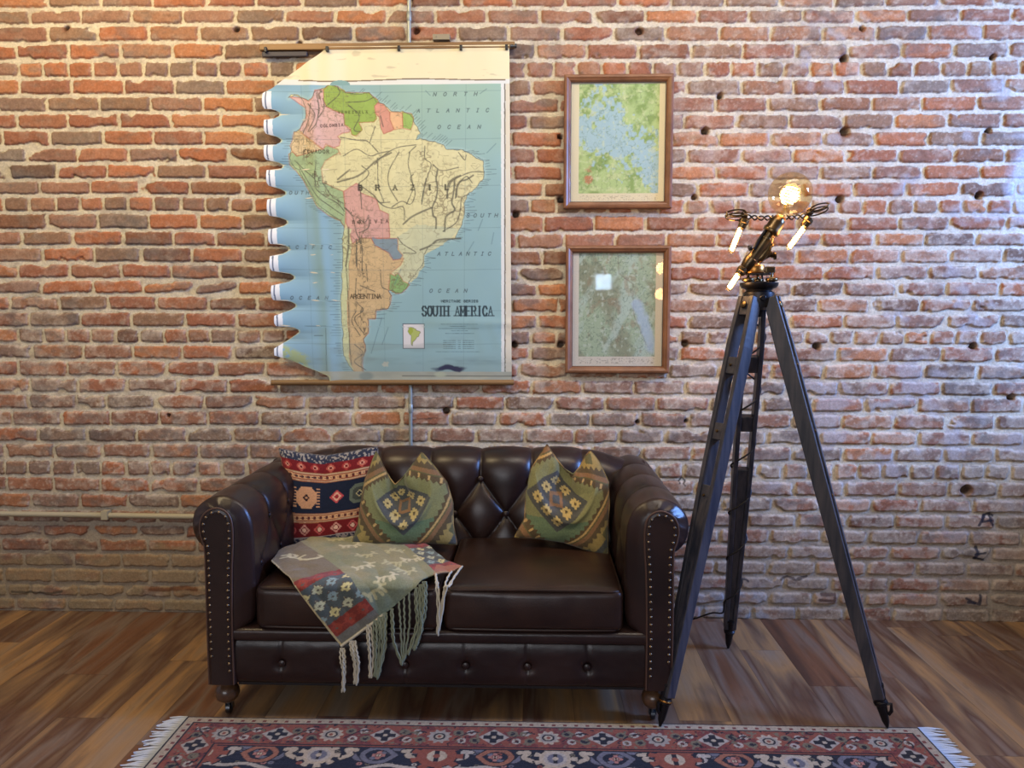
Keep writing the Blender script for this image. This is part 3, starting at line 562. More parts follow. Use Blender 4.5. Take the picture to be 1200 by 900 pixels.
        d = pdist(X, Z, [a, b], .005); k = sm(.0022, .0006, d)*.5*(~lm); col = mix(col, s2l((58, 66, 70)), k)
    # inland place names as tiny dashes
    for i in range(260):
        x = r.uniform(-1.0, -.2); z = r.uniform(1.2, 2.35); d = pdist(X, Z, [(x, z), (x+r.uniform(.012, .03), z)], .005)
        col = mix(col, s2l((96, 84, 66)), sm(.002, .0005, d)*.45*lm)
    # graticule
    for z in (2.395, 2.19, 1.985, 1.80, 1.615, 1.43, 1.28): col = mix(col, s2l((84, 104, 108)), sm(.0018, .0004, np.abs(Z-z-.004*((X+.6)/.5)**2))*.40)
    for x in (-1.02, -.84, -.68, -.50, -.31): col = mix(col, s2l((84, 104, 108)), sm(.0018, .0004, np.abs(X-x-.10*(x+.6)*(Z-1.8)/.6*.3))*.33)
    for l in ([(-.27, 1.74), (-.30, 1.69)], [(-.23, 1.84), (-.25, 1.79)], [(-.18, 1.78), (-.19, 1.73)], [(-.48, 2.40), (-.46, 2.38)], [(-.24, 2.385), (-.21, 2.405)], [(-.21, 2.13), (-.17, 2.17)], [(-.69, 1.40), (-.74, 1.24)], [(-.66, 1.36), (-.69, 1.28)], [(-.60, 1.62), (-.63, 1.55)]):
        col = mix(col, s2l((84, 110, 118)), sm(.003, .001, pdist(X, Z, l, .01))*.5)
    for t_, x0, x1, z, h in (('NORTH', -.447, -.255, 2.377, .015), ('ATLANTIC', -.52, -.203, 2.307, .015), ('OCEAN', -.429, -.24, 2.236, .015), ('SOUTH', -.302, -.165, 1.849, .015), ('ATLANTIC', -.434, -.195, 1.680, .015), ('OCEAN', -.472, -.304, 1.515, .015),
                      ('OUTH', -1.10, -1.012, 1.953, .014), ('PACIFIC', -1.150, -.915, 1.711, .014), ('OCEAN', -1.103, -.935, 1.484, .014)):
        letters(X, Z, col, t_, x0, x1, z, h, .0028, .28, .75, (64, 74, 80), .75)
    letters(X, Z, col, 'BRAZIL', -.785, -.38, 1.970, .021, .0034, 0, .75, (46, 44, 38), .9, True)
    letters(X, Z, col, 'ARGENTINA', -.832, -.692, 1.488, .019, .0032, 0, .7, (60, 48, 36), .85)
    letters(X, Z, col, 'BOLIVIA', -.815, -.655, 1.822, .014, .003, 0, .7, (60, 48, 40), .8, z1=1.826)
    letters(X, Z, col, 'ECUADOR', -1.028, -.915, 2.132, .014, .003, 0, .7, (60, 48, 36), .8)
    letters(X, Z, col, 'COLOMBIA', -.95, -.85, 2.245, .011, .0028, 0, .7, (70, 48, 50), .8, z1=2.250)
    letters(X, Z, col, 'VENEZUELA', -.87, -.74, 2.305, .010, .0026, 0, .7, (60, 60, 40), .7)
    letters(X, Z, col, 'PERU', -.99, -.90, 2.03, .012, .0026, 0, .7, (60, 60, 50), .7, z1=1.98)
    letters(X, Z, col, 'SOUTH AMERICA', -.505, -.186, 1.410, .042, .0034, 0, .44, (40, 54, 60), .95, True)
    letters(X, Z, col, 'HERITAGE SERIES', -.418, -.252, 1.471, .0095, .0026, 0, .8, (44, 62, 66), .9)
    for k, (a, b, z) in enumerate(((-.42, -.255, 1.372), (-.38, -.31, 1.362), (-.43, -.25, 1.352), (-.375, -.30, 1.342), (-.40, -.27, 1.330), (-.445, -.245, 1.247))):
        col = mix(col, s2l((60, 82, 86)), sm(.0022, .0005, pdist(X, Z, [(a, z), (b, z)], .005))*(.35+.5*vn(X*180, Z*3, k)))
    for z in (1.298, 1.289, 1.280, 1.271, 1.262):
        for a, b in ((-.41, -.355), (-.343, -.332), (-.322, -.272)): col = mix(col, s2l((66, 84, 78)), sm(.0026, .0006, pdist(X, Z, [(a, z), (b, z)], .005))*(.35+.5*vn(X*220, Z*90, 3)))
    # inset
    ins = (X > -.594) & (X < -.497) & (Z > 1.262) & (Z < 1.373); col[ins] = s2l((218, 214, 208))
    bx = np.maximum(np.abs(X+.5455)-.0485, np.abs(Z-1.3175)-.0555); col = mix(col, s2l((84, 96, 100)), sm(.003, .0008, np.abs(bx)))
    il = (land-np.array([-.70, 1.75]))*.065+np.array([-.546, 1.315]); m = pip(X, Z, il); col[m] = s2l((176, 186, 104)); col = mix(col, s2l((90, 96, 70)), sm(.0022, .0006, pdist(X, Z, il, .005, True))*.7)
    il2 = poly_m('VENEZUELA'); m = ins & (np.hypot(X+.566, Z-1.343) < .018) & pip(X, Z, il); col[m] = s2l((160, 172, 70))
    # falklands and the inset box at the lower left
    d = np.hypot((X+.675)*.8, Z-1.19); col = mix(col, s2l((210, 206, 180)), sm(.014, .008, d+.006*fbm(X*120, Z*120, 1))*.8)
    for l in ([(-1.04, 1.363), (-.945, 1.363)], [(-.945, 1.363), (-.945, 1.16)], [(-1.0, 1.32), (-.96, 1.32)]): col = mix(col, s2l((70, 92, 96)), sm(.0026, .0008, pdist(X, Z, l, .006))*.7)
    g = sm(.045, .02, np.abs(Z-1.245+.5*(X+1.14)*.9+.0)) * sm(-1.0, -1.06, X); col = mix(col, s2l((176, 190, 128)), g*sm(-.1, .3, fbm(X*60, Z*60, 2)+.3)*.9)
    # worn margins
    cream = s2l((238, 226, 186)); white = s2l((226, 228, 220))
    col = np.where((X > -.147)[..., None], white, col)
    line = np.abs(X+.130) < .0028; col[line & (Z < 2.45)] = s2l((120, 112, 96)); col = np.where((X > -.1265)[..., None], s2l((222, 214, 190)), col)
    col = np.where((Z > 2.428)[..., None], white, col); nl = np.abs(Z-2.447-.004*np.sin(X*9)) < .0026; col[nl & (X < -.127) & (X > XL+.07)] = s2l((128, 112, 90))
    top = Z > 2.4496+.004*np.sin(X*9); cr = cream*(1+.05*fbm(X*7, Z*3, 1)[..., None]); cr = mix(cr, s2l((240, 232, 214)), sm(-.94, -.88, X)*sm(-.80, -.87, X)*.5)
    cr = mix(cr, s2l((172, 160, 128)), sm(.45, .62, fbm(X*12, Z*40, 5))*.4); col = np.where(top[..., None], cr, col)
    bump = (np.hypot((X+.86)*.45, Z-2.428) < .020) & (Z > 2.425); col[bump] = s2l((130, 168, 170))
    low = Z < 1.156; col = np.where(low[..., None], s2l((180, 180, 160))*(1+.2*fbm(X*14, Z*30, 2)[..., None]), col)
    col = mix(col, s2l((110, 104, 88)), (np.abs(Z-1.136) < .0028)*.9*(X > -.6))
    tongue = np.exp(-((X+.765)/.035)**2-((Z-1.135)/.022)**2); col = mix(col, s2l((126, 140, 132)), sm(.2, .7, tongue)*.8)
    # dirt, tear and water stain by the lower rod
    col = mix(col, s2l((128, 138, 126)), sm(1.30, 1.14, Z+.02*fbm(X*5, Z*5, 2))*.38)
    col = mix(col, s2l((120, 128, 118)), sm(.15, .5, fbm(X*4, Z*16, 6))*sm(1.42, 1.2, Z)*.35)
    k = sm(1.0, .6, np.hypot((X+.38)/.085, (Z-1.172-.006*np.sin(X*60))/.017)+.25*fbm(X*30, Z*60, 3)); col = mix(col, s2l((52, 54, 76)), k)
    k = sm(.03, .0, np.abs(Z-1.205-.01*fbm(X*8, Z*2, 1)))*sm(-.9, -.5, X); col = mix(col, s2l((110, 130, 126)), k*.5*sm(-.4, .5, fbm(X*8, Z*40, 5)))
    col = mix(col, s2l((172, 178, 150)), sm(1.0, .5, np.hypot((X+.425)/.035, (Z-1.143)/.016))*.8)
    for i, (x0, z0, x1, z1) in enumerate(((-1.00, 2.02, -.93, 1.30), (-1.03, 1.95, -.99, 1.55), (-.96, 1.62, -.92, 1.45), (-.50, 1.37, -.15, 1.385), (-.28, 1.385, -.24, 1.25), (-.20, 1.37, -.17, 1.27))):
        d = pdist(X, Z, [(x0, z0), (x1, z1)], .05); col = mix(col, s2l((138, 166, 158)), sm(.03, .0, d)*.28)
    # the rolled lobes at the torn left side show the paper's margin
    e = E; rim = (Z < 2.40)
    col = np.where(((e < .036) & rim)[..., None], s2l((236, 236, 230)), col)
    col = np.where(((e > .010) & (e < .016) & rim)[..., None], s2l((108, 116, 128)), col)
    col = mix(col, s2l((200, 206, 150)), sm(.010, .0, X-XL)*(lobe < .5)*(Z < 2.4)*.7)
    return col
def wall_map():
    t = empty('wall_map', (-.65, -.02, 1.10), 'large worn hanging wall map of South America with scalloped torn left edge', 'map')
    NZ, NX = 780, 580
    z = np.linspace(1.108, 2.590, NZ); xl = map_left(z); u = np.linspace(0, 1, NX)**1.0; xr = np.interp(z, [1.108, 2.59], [-.0995, -.110])
    X = xl[:, None]+(xr-xl)[:, None]*u; Z = np.broadcast_to(z[:, None], X.shape)
    # lobe profile along the torn side
    T = np.array([[v/1000. for v in q] for q in TIPS]); lobe = np.zeros(NZ)
    for xt, za, zb, xn, zn in T: c = (za+zb)/2; lobe = np.maximum(lobe, np.clip(1-((z-c)/.058)**2, 0, 1))
    tipx = np.interp(z, (T[:, 1]+T[:, 2])[::-1]/2, T[:, 0][::-1]); e = X-tipx[:, None]
    curl = np.exp(-np.maximum(e, 0)/.075)*(lobe[:, None]-.15)
    top = sm(2.36, 2.44, z)[:, None]
    Yy = -.020-.034*curl*(1-top)-.005*fbm(X*4, Z*3, 1)-.010*sm(-.95, -1.15, X)*top
    Yy = Yy-.006*np.exp(-((X+.955+.05*(Z-1.7))/.03)**2)-.004*np.exp(-((Z-1.375)/.02)**2)*sm(-.5, -.3, X)
    Yy = np.where(Z > 2.56, Yy*sm(2.60, 2.56, Z)-.028*(1-sm(2.60, 2.56, Z)), Yy)
    col = map_colour(X, Z, xl[:, None], np.broadcast_to(lobe[:, None], X.shape), X-np.interp(z, (T[:, 1]+T[:, 2])[::-1]/2, T[:, 0][::-1])[:, None])
    # printed sheet, with thickness towards the wall (unprinted back)
    V = np.stack([X, Yy, Z], -1); a = npmesh('map_sheet', V, grid_faces(NZ, NX)[:, ::-1], M_paper, t, col)
    Vb = np.stack([X, Yy+.0012, Z], -1)[::6, ::6]; b = npmesh('sheet_backing', Vb, grid_faces(Vb.shape[0], Vb.shape[1]), M_paperback, a)
    r = MB().box((-1.215, -.026, 2.578), (-.086, -.002, 2.605)).build('top_rod', M_rod, t, bevel=.003)
    r2 = MB().box((-1.205, -.020, 2.553), (-1.005, -.003, 2.573)).build('rod_underside', M_rodd, t, bevel=.002)
    kn = MB().lathe([(.008, 0), (.008, .012), (.005, .013), (.005, .02), (.010, .021), (.010, .028), (.003, .029)], (-.106, -.03, 2.583), (1, 0, 0), 14).build('rod_end', M_steel, t, True)
    parts = [a, r, r2, kn]
    for x in (-1.185, -.912, -.595, -.322, -.122):
        parts.append(MB().box((x-.006, -.034, 2.568), (x+.006, -.012, 2.590)).build('clip', M_black, t, bevel=.002))
    lr = MB().tube([(-1.203, -.02, 1.104), (-.09, -.02, 1.108)], .0125, 14).build('bottom_rod', M_rod, t, True); parts.append(lr)
    rebase(parts, t)
    b.matrix_parent_inverse = Matrix()
wall_map()

# ---------------------------------------------------------------- framed prints
def framed(label, x0, x1, z0, z1, px0, px1, pz0, pz1, painter, yf=-.028):
    t = empty('framed_map', ((x0+x1)/2, -.012, z0), label, 'picture', 'framed topographic maps')
    F = MB(); fw = .030
    def side(p, q, n):
        # moulding swept between two mitred corners: p,q outer corners, n inward direction
        prof = [(0, 0), (0, -.022), (.004, -.026), (.012, -.028), (.019, -.023), (.024, -.021), (.030, -.013), (.030, 0)]
        def ring(c, d): return [(c[0]+d[0]*a, -.004+b, c[1]+d[1]*a) for a, b in prof]
        F.prism(ring(p[0], p[1]), ring(q[0], q[1]))
    side(((x0, z0), (1, 1)), ((x1, z0), (-1, 1)), 0); side(((x1, z0), (-1, 1)), ((x1, z1), (-1, -1)), 0)
    side(((x1, z1), (-1, -1)), ((x0, z1), (1, -1)), 0); side(((x0, z1), (1, -1)), ((x0, z0), (1, 1)), 0)
    fr = F.build('frame', M_frame, t)
    lip = MB(); i0, i1, j0, j1 = x0+fw-.002, x1-fw+.002, z0+fw-.002, z1-fw+.002
    for a, b in (((i0, -.016, j0), (i0+.004, -.006, j1)), ((i1-.004, -.016, j0), (i1, -.006, j1)), ((i0, -.016, j0), (i1, -.006, j0+.004)), ((i0, -.016, j1-.004), (i1, -.006, j1))): lip.box(a, b)
    lp = lip.build('frame_lip', M_lip, t)
    nx, nz = 190, 250; X, Z = np.meshgrid(np.linspace(i0, i1, nx), np.linspace(j0, j1, nz), indexing='ij')
    col = painter(X, Z, px0, px1, pz0, pz1)
    pr = npmesh('printed_map', np.stack([X, np.full(X.shape, -.0075), Z], -1), grid_faces(nx, nz), M_paper, t, col)
    bk = MB().box((x0+.01, -.006, z0+.01), (x1-.01, -.001, z1-.01)).build('backing_board', M_lip, t)
    gl = MB().box((i0, -.0125, j0), (i1, -.011, j1)).build('glass', M_glass, t)
    rebase([fr, lp, pr, bk, gl], t)
def topo_green(X, Z, a, b, c, d):
    col = np.broadcast_to(s2l((222, 212, 176)), X.shape+(3,)).copy()
    m = (X > a) & (X < b) & (Z > c) & (Z < d); u = (X-a)/(b-a); v = (Z-c)/(d-c)
    g = mix(np.broadcast_to(s2l((178, 200, 134)), X.shape+(3,)), s2l((140, 166, 96)), sm(-.2, .4, fbm(X*24, Z*24, 1)))
    g = mix(g, s2l((206, 214, 160)), sm(.15, .5, fbm(X*40, Z*40, 4))*.6)
    lake = sm(.16, -.08, np.minimum(np.hypot((u-.66)/.34, (v-.42)/.16)-1, np.minimum(np.hypot((u-.35+.3*(v-.6))/.22, (v-.62)/.25)-1.0, pdist(u, v, [(.05, .62), (.2, .47), (.55, .48), (.8, .33), (.97, .15)], .3)*9-1))*.5+.42*fbm(X*26, Z*26, 3)+.5*fbm(X*60, Z*60, 5, 2))
    g = mix(g, s2l((166, 196, 204)), lake*.92)
    g = mix(g, s2l((196, 110, 84)), sm(.07, .03, np.hypot(u-.13, (v-.13)*1.3)+.03*fbm(X*60, Z*60, 2))*.8)
    g = mix(g, s2l((200, 124, 100)), sm(.05, .02, np.hypot(u-.13, (v-.21)*1.3)+.04*fbm(X*60, Z*60, 5))*.6)
    g = mix(g, s2l((104, 130, 84)), sm(.08, .01, np.abs(fbm(X*48, Z*48, 6)))*.5); g = mix(g, s2l((206, 214, 170)), sm(.25, .5, fbm(X*70, Z*70, 2))*.5)
    col[m] = g[m]; t = (Z < c-.008) & (Z > c-.030) & (X > a) & (X < b); k = t*sm(.55, .8, vn(X*260, np.floor(Z*220)*7, 2)); return mix(col, s2l((150, 140, 112)), k*.5)
def topo_pale(X, Z, a, b, c, d):
    col = np.broadcast_to(s2l((206, 200, 182)), X.shape+(3,)).copy()
    m = (X > a) & (X < b) & (Z > c) & (Z < d); u = (X-a)/(b-a); v = (Z-c)/(d-c)
    g = mix(np.broadcast_to(s2l((160, 178, 148)), X.shape+(3,)), s2l((140, 146, 118)), sm(-.2, .35, fbm(X*16+Z*9, Z*7, 1)))
    g = mix(g, s2l((176, 196, 180)), sm(.0, .45, fbm(X*18-Z*10, Z*8, 4))*.8)
    g = mix(g, s2l((150, 130, 104)), sm(.2, .5, fbm(X*30, Z*20, 5))*.5)
    g = mix(g, s2l((92, 110, 92)), sm(.10, .01, np.abs(fbm(X*60, Z*50, 6)))*.6); g = mix(g, s2l((188, 200, 180)), sm(.2, .5, fbm(X*64, Z*60, 2))*.6)
    g = mix(g, s2l((112, 84, 72)), sm(.008, .003, pdist(u, v, [(.5, 1), (.52, .8), (.7, .7), (.72, .4), (.9, .1)], .02))*.4)
    g = mix(g, s2l((168, 190, 214)), sm(.09, .03, pdist(u, v, [(.75, .5), (.85, .35), (.95, .1)], .1)+.03*fbm(X*40, Z*40, 2))*.6)
    col[m] = g[m]; t = (Z < c-.006) & (Z > c-.032) & (X > a) & (X < b); k = t*sm(.5, .8, vn(X*240, np.floor(Z*200)*7, 2)); return mix(col, s2l((130, 126, 112)), k*.6)
framed('upper wooden framed map, green with a pale blue lake, on the brick wall', .131, .609, 1.884, 2.462, .197, .550, 1.952, 2.427, topo_green)
framed('lower wooden framed map, faded grey green, hung below the green map', .143, .611, 1.151, 1.722, .202, .548, 1.225, 1.693, topo_pale)
# ---------------------------------------------------------------- sofa
SX = -.325; SF = -.955
sofa = empty('chesterfield_sofa', (SX, -.53, 0), 'two seat dark brown leather sofa with rolled arms, buttoned back and nailhead trim', 'sofa')
sparts = []
def spart(o): sparts.append(o); return o
def tuft(u, v, top=1.0, vmin=-3):
    # buttons on a diamond lattice; above the top row the pleats run straight
    a = u+v/2; b = u-v/2
    vv = np.clip(v, vmin, 0); a = u+vv/2; b = u-vv/2
    ra = np.abs(np.sin(PI*a)); rb = np.abs(np.sin(PI*b))
    d = (np.clip(ra, 0, 1)*np.clip(rb, 0, 1))
    puff = d**.33
    st = np.abs(np.sin(PI*u))**.45
    k = sm(-.05, .35, v); return puff*(1-k)+k*(st*(1-sm(.3, 2.1, v))+sm(.3, 2.1, v)*.9)
def extr(name, prof, n, axis_vals, place, disp, m, parent, capfn=None):
    # a padded surface: section curve carried along a length, pushed out along its normal
    S = catmull(prof, n); d = np.gradient(S, axis=0); L = np.linalg.norm(d, axis=1)[:, None]; d = d/L; nr = np.stack([-d[:, 1], d[:, 0]], 1)
    arc = np.r_[0, np.cumsum(np.linalg.norm(np.diff(S, axis=0), axis=1))]
    A, R = np.meshgrid(axis_vals, arc, indexing='ij'); D = disp(A, R)
    P = S[None]+nr[None]*D[..., None]
    V = place(A, P); return V, arc
# arms
ARM = [(.700, .135), (.700, .26), (.696, .32), (.652, .352), (.640, .42), (.640, .54), (.640, .63), (.648, .71), (.678, .765), (.735, .793), (.795, .782), (.838, .745), (.852, .695), (.842, .645), (.815, .612), (.795, .600), (.797, .5), (.798, .35), (.798, .135)]
PAN = [(.712, .135), (.712, .24), (.712, .30), (.711, .35), (.710, .42), (.706, .54), (.700, .63), (.700, .70), (.712, .738), (.742, .757), (.775, .752), (.802, .728), (.812, .690), (.806, .650), (.797, .615), (.797, .5), (.798, .35), (.798, .135)]
for sg in (-1, 1):
    arm = None
    ya = np.r_[np.linspace(-.930, -.09, 110)]
    def place(A, P): return np.stack([SX+sg*P[..., 0], A, P[..., 1]], -1)
    def disp(A, R):
        u = (A+.30)/.215; v = (R-.565)/.145
        k = sm(.22, .32, R)*sm(1.22, 1.0, R)*sm(-.93, -.80, A)
        return (tuft(u, v)-.75)*.026*k - .010*sm(-.90, -.93, A)*0
    V, arc = extr('armrest', ARM, 120, ya, place, lambda A, R: disp(A, R)*1.0, None, None)
    # the normal above points outwards on one side only
    S = catmull(ARM, 120); Pn = catmull(PAN, 120)
    # front of the arm: rounded, pleated return onto the face panel
    rings = []
    al = np.linspace(0, 1, 120)
    pl = .006*np.abs(np.sin(al*60))*sm(.40, .50, al)*sm(.82, .74, al)
    for k in (0.0, .15, .35, .6, .8, 1.0):
        Q = S*(1-k)+Pn*k; y = -.930-.032*math.sin(k*PI/2)
        c = np.array([.755, .68]); off = (Q-c); ln = np.linalg.norm(off, axis=1)[:, None]+1e-6
        Q2 = Q-off/ln*(pl*math.sin(k*PI))[:, None]
        rings.append(np.stack([SX+sg*Q2[:, 0], np.full(120, y), Q2[:, 1]], -1))
    rings = np.array(rings)[::-1]
    VV = np.concatenate([rings[:-1], V]); F = grid_faces(VV.shape[0], 120)
    arm = npmesh('armrest', VV, F if sg < 0 else F[:, ::-1], M_leather, sofa); weld(arm, 1e-5); spart(arm)
    # buttons on the inner side
    for kx, vv in ((-2, 0), (-1, 0), (0, 0), (-2.5, -1), (-1.5, -1), (-.5, -1)):
        yb = -.30+.215*kx; zb = np.interp(.565+.145*vv, arc, S[:, 1]); xb = np.interp(.565+.145*vv, arc, S[:, 0])
        b = MB().lathe([(.0, .009), (.006, .0085), (.0105, .005), (.011, 0), (.009, -.004)], (SX+sg*(xb+.013), yb, zb), (-sg, 0, 0), 14).build('button', M_leather, arm, True)
    # panel with nails
    pp = MB()
    Q = catmull(PAN, 80); c = Q.mean(0); ins = lambda q, d: q+(c-q)/np.linalg.norm(c-q, axis=1)[:, None]*d
    def inset(q, d):
        t = np.gradient(q, axis=0); t /= np.linalg.norm(t, axis=1)[:, None]; n = np.stack([t[:, 1], -t[:, 0]], 1); return q+n*d
    stack_ = [(0, -.955), (0, -.964), (.004, -.969), (.012, -.971)]
    R = [np.stack([SX+sg*inset(Q, d)[:, 0], np.full(80, y), inset(Q, d)[:, 1]], -1) for d, y in stack_]
    pv = [tuple(v) for r in R for v in r]; pf = [tuple(f) for f in grid_faces(len(R), 80, False, True)]; pf.append(tuple(range(3*80, 4*80)))
    panel = mesh('arm_panel', pv, pf, M_leather, sofa, False); weld(panel, 1e-6); spart(panel)
    pip_ = MB().tube([tuple(v) for v in np.stack([SX+sg*Q[:, 0], np.full(80, -.9665), Q[:, 1]], -1)], .0035, 6).build('piping', M_thread, panel, True)
    # nails: one row up the inner edge, round the scroll and down the outer edge
    N = resample(inset(catmull(PAN, 300), .0125)[8:-8], 44)
    proto = None
    for i, q in enumerate(N):
        if proto is None:
            proto = MB().lathe([(.0058, 0), (.0055, .0016), (.004, .0032), (.0018, .0042), (.0004, .0044)], (0, 0, 0), (0, -1, 0), 10).build('nail_head', M_nail, panel, True); o = proto
        else: o = proto.copy(); C.objects.link(o); o.parent = panel
        o.location = (SX+sg*q[0], -.9705, q[1])
# back
BACK = [(-.36, .30), (-.365, .42), (-.365, .50), (-.352, .60), (-.335, .68), (-.325, .75), (-.300, .805), (-.250, .838), (-.190, .836), (-.140, .800), (-.110, .74), (-.115, .66), (-.125, .58), (-.125, .30), (-.125, .135)]
def bplace(A, P): return np.stack([A, P[..., 0], P[..., 1]], -1)
bx = np.linspace(SX-.80, SX+.80, 290)
Sb = catmull(BACK, 150); arcb = np.r_[0, np.cumsum(np.linalg.norm(np.diff(Sb, axis=0), axis=1))]; a0 = float(np.interp(.725, Sb[:75, 1], arcb[:75]))
BU = .2155
def bdisp(A, R):
    u = (A+.222)/BU; v = (R-a0)/.145
    return -(tuft(u, v)-.75)*-.040*sm(.02, .10, R)*sm(1.0, .80, R)
V, _ = extr('backrest', BACK, 150, bx, bplace, bdisp, None, None)
V[..., 2] -= .055*sm(.50, .76, np.abs(V[..., 0]-SX))*sm(.60, .80, V[..., 2])
back = npmesh('backrest', V, grid_faces(290, 150)[:, ::-1], M_leather, sofa); weld(back, 1e-6); spart(back)
for kx in range(-3, 3):
    for vv in (0, -1):
        xb = -.222+BU*(kx+(.5 if vv else 0)); 
        if abs(xb-SX) > .62: continue
        ra = a0+.145*vv; yb = np.interp(ra, arcb, Sb[:, 0]); zb = np.interp(ra, arcb, Sb[:, 1])
        MB().lathe([(.0, .010), (.006, .0095), (.0115, .006), (.012, 0), (.009, -.006)], (xb, yb+.014, zb), (0, -1, .15), 16).build('button', M_leather, back, True)
# seat cushions with piping
for x0, x1 in ((SX-.633, -.316), (-.308, SX+.633)):
    def fn(V, h, x0=x0, x1=x1):
        u = V[:, 0]/h[0]; v = V[:, 1]/h[1]; w_ = V[:, 2]/h[2]
        crown = (1-np.abs(u)**2.6)*(1-np.abs(v)**2.6)
        V = V.copy(); V[:, 2] += np.where(V[:, 2] > 0, .022, -.004)*np.clip(crown, 0, 1)
        V[:, 1] -= .012*(1-u**2)*sm(.8, 1, -v)*(1-w_**2)
        V[:, 2] += .0022*fbm(V[:, 0]*9+x0*5, V[:, 1]*9, 2)*(w_ > .3)
        V[:, 1] += .0028*fbm(V[:, 0]*22+x0*3, V[:, 2]*10, 4)*(v < -.6)
        return V
    cy0, cy1 = -.965, -.345
    Vc, Fc = rbox(((x0+x1)/2, (cy0+cy1)/2, .409), (x1-x0, cy1-cy0, .150), .026, 34, fn)
    cu = npmesh('seat_cushion', Vc, Fc, M_leather2, sofa); weld(cu); spart(cu)
    for zz in (.476, .342):
        cxm = (x0+x1)/2; hw = (x1-x0)/2-.008; r_ = .03
        pts = []
        for (qx, qy, a1) in ((cxm+hw-r_, cy1-.03, 0), (cxm-hw+r_, cy1-.03, 90), (cxm-hw+r_, cy0+.006+r_, 180), (cxm+hw-r_, cy0+.006+r_, 270)):
            for k in range(6):
                an = math.radians(a1+k*18); pts.append((qx+r_*math.cos(an), qy+r_*math.sin(an), zz))
        pts.append(pts[0]); P_ = resample(np.array(pts), 120); uu = (P_[:, 0]-cxm)/hw; P_[:, 2] += (.006 if zz > .4 else 0)*(1-uu**2); P_[:, 1] -= .006*(1-uu**2)*(P_[:, 1] < cy0+.05)
        MB().tube([tuple(p) for p in P_], .0042, 6).build('piping', M_leather2, cu, True)
# base
def front_relief(name, z0, z1, yf, depth, fn, n=200, mz=26):
    xs = np.linspace(SX-.715, SX+.715, n); tt = np.linspace(0, 1, mz)
    X, T = np.meshgrid(xs, tt, indexing='ij'); Z = z0+(z1-z0)*T
    Y = yf+.012*(1-(1-np.abs(2*T-1)**4))-.0+fn(X, Z)
    V = np.stack([X, Y, Z], -1); bk = V.copy(); bk[..., 1] = yf+depth
    VV = np.concatenate([bk[:, :1], V, bk[:, -1:]], 1); m = mz+2
    o = npmesh(name, VV, grid_faces(n, m)[:, ::1], M_leather, sofa); weld(o, 1e-6); return spart(o)
BXS = [-.873, -.660, -.443, -.232, -.018, .187]
def rail_fn(X, Z):
    y = 0
    for b in BXS:
        y = y+.016*np.exp(-(((X-b)/.020)**2+((Z-.205)/.020)**2))+.0045*np.exp(-((X-b)/.004)**2)
    return y+.0015*fbm(X*20, Z*30, 3)
rail = front_relief('base_rail', .135, .290, -.958, .50, rail_fn)
for b in BXS:
    MB().lathe([(.0, .009), (.007, .0085), (.0125, .005), (.013, 0), (.010, -.006)], (b, -.946, .205), (0, -1, 0), 16).build('button', M_leather, rail, True)
front_relief('seat_ledge', .288, .334, -.965, .55, lambda X, Z: .001*fbm(X*20, Z*30, 2), 160, 12)
spart(MB().box((SX-.70, -.50, .14), (SX+.70, -.13, .32)).build('base_frame', M_leather, sofa, bevel=.01))
spart(MB().box((SX-.71, -.93, .118), (SX+.71, -.13, .137)).build('underside', M_black, sofa))
for x in (SX-.757, SX+.745):
    for y in (-.915, -.19):
        lg = MB().lathe([(.030, .135), (.032, .128), (.024, .122), (.022, .115), (.034, .108), (.041, .094), (.043, .080), (.037, .064), (.024, .053), (.012, .047)], (x, y, 0), (0, 0, 1), 26).build('leg', M_bun, sofa, True); spart(lg)
        cs = MB().tube([(x, y, .055), (x, y+.004, .040), (x, y+.014, .034)], .006, 8)
        cs.box((x-.013, y+.006, .018), (x-.010, y+.026, .038)); cs.box((x+.010, y+.006, .018), (x+.013, y+.026, .038))
        cs.lathe([(.010, -.009), (.0185, -.007), (.0185, .007), (.010, .009)], (x, y+.012, .0186), (1, 0, 0), 18)
        cs.build('caster', M_steel, lg, True)
rebase(sparts, sofa)

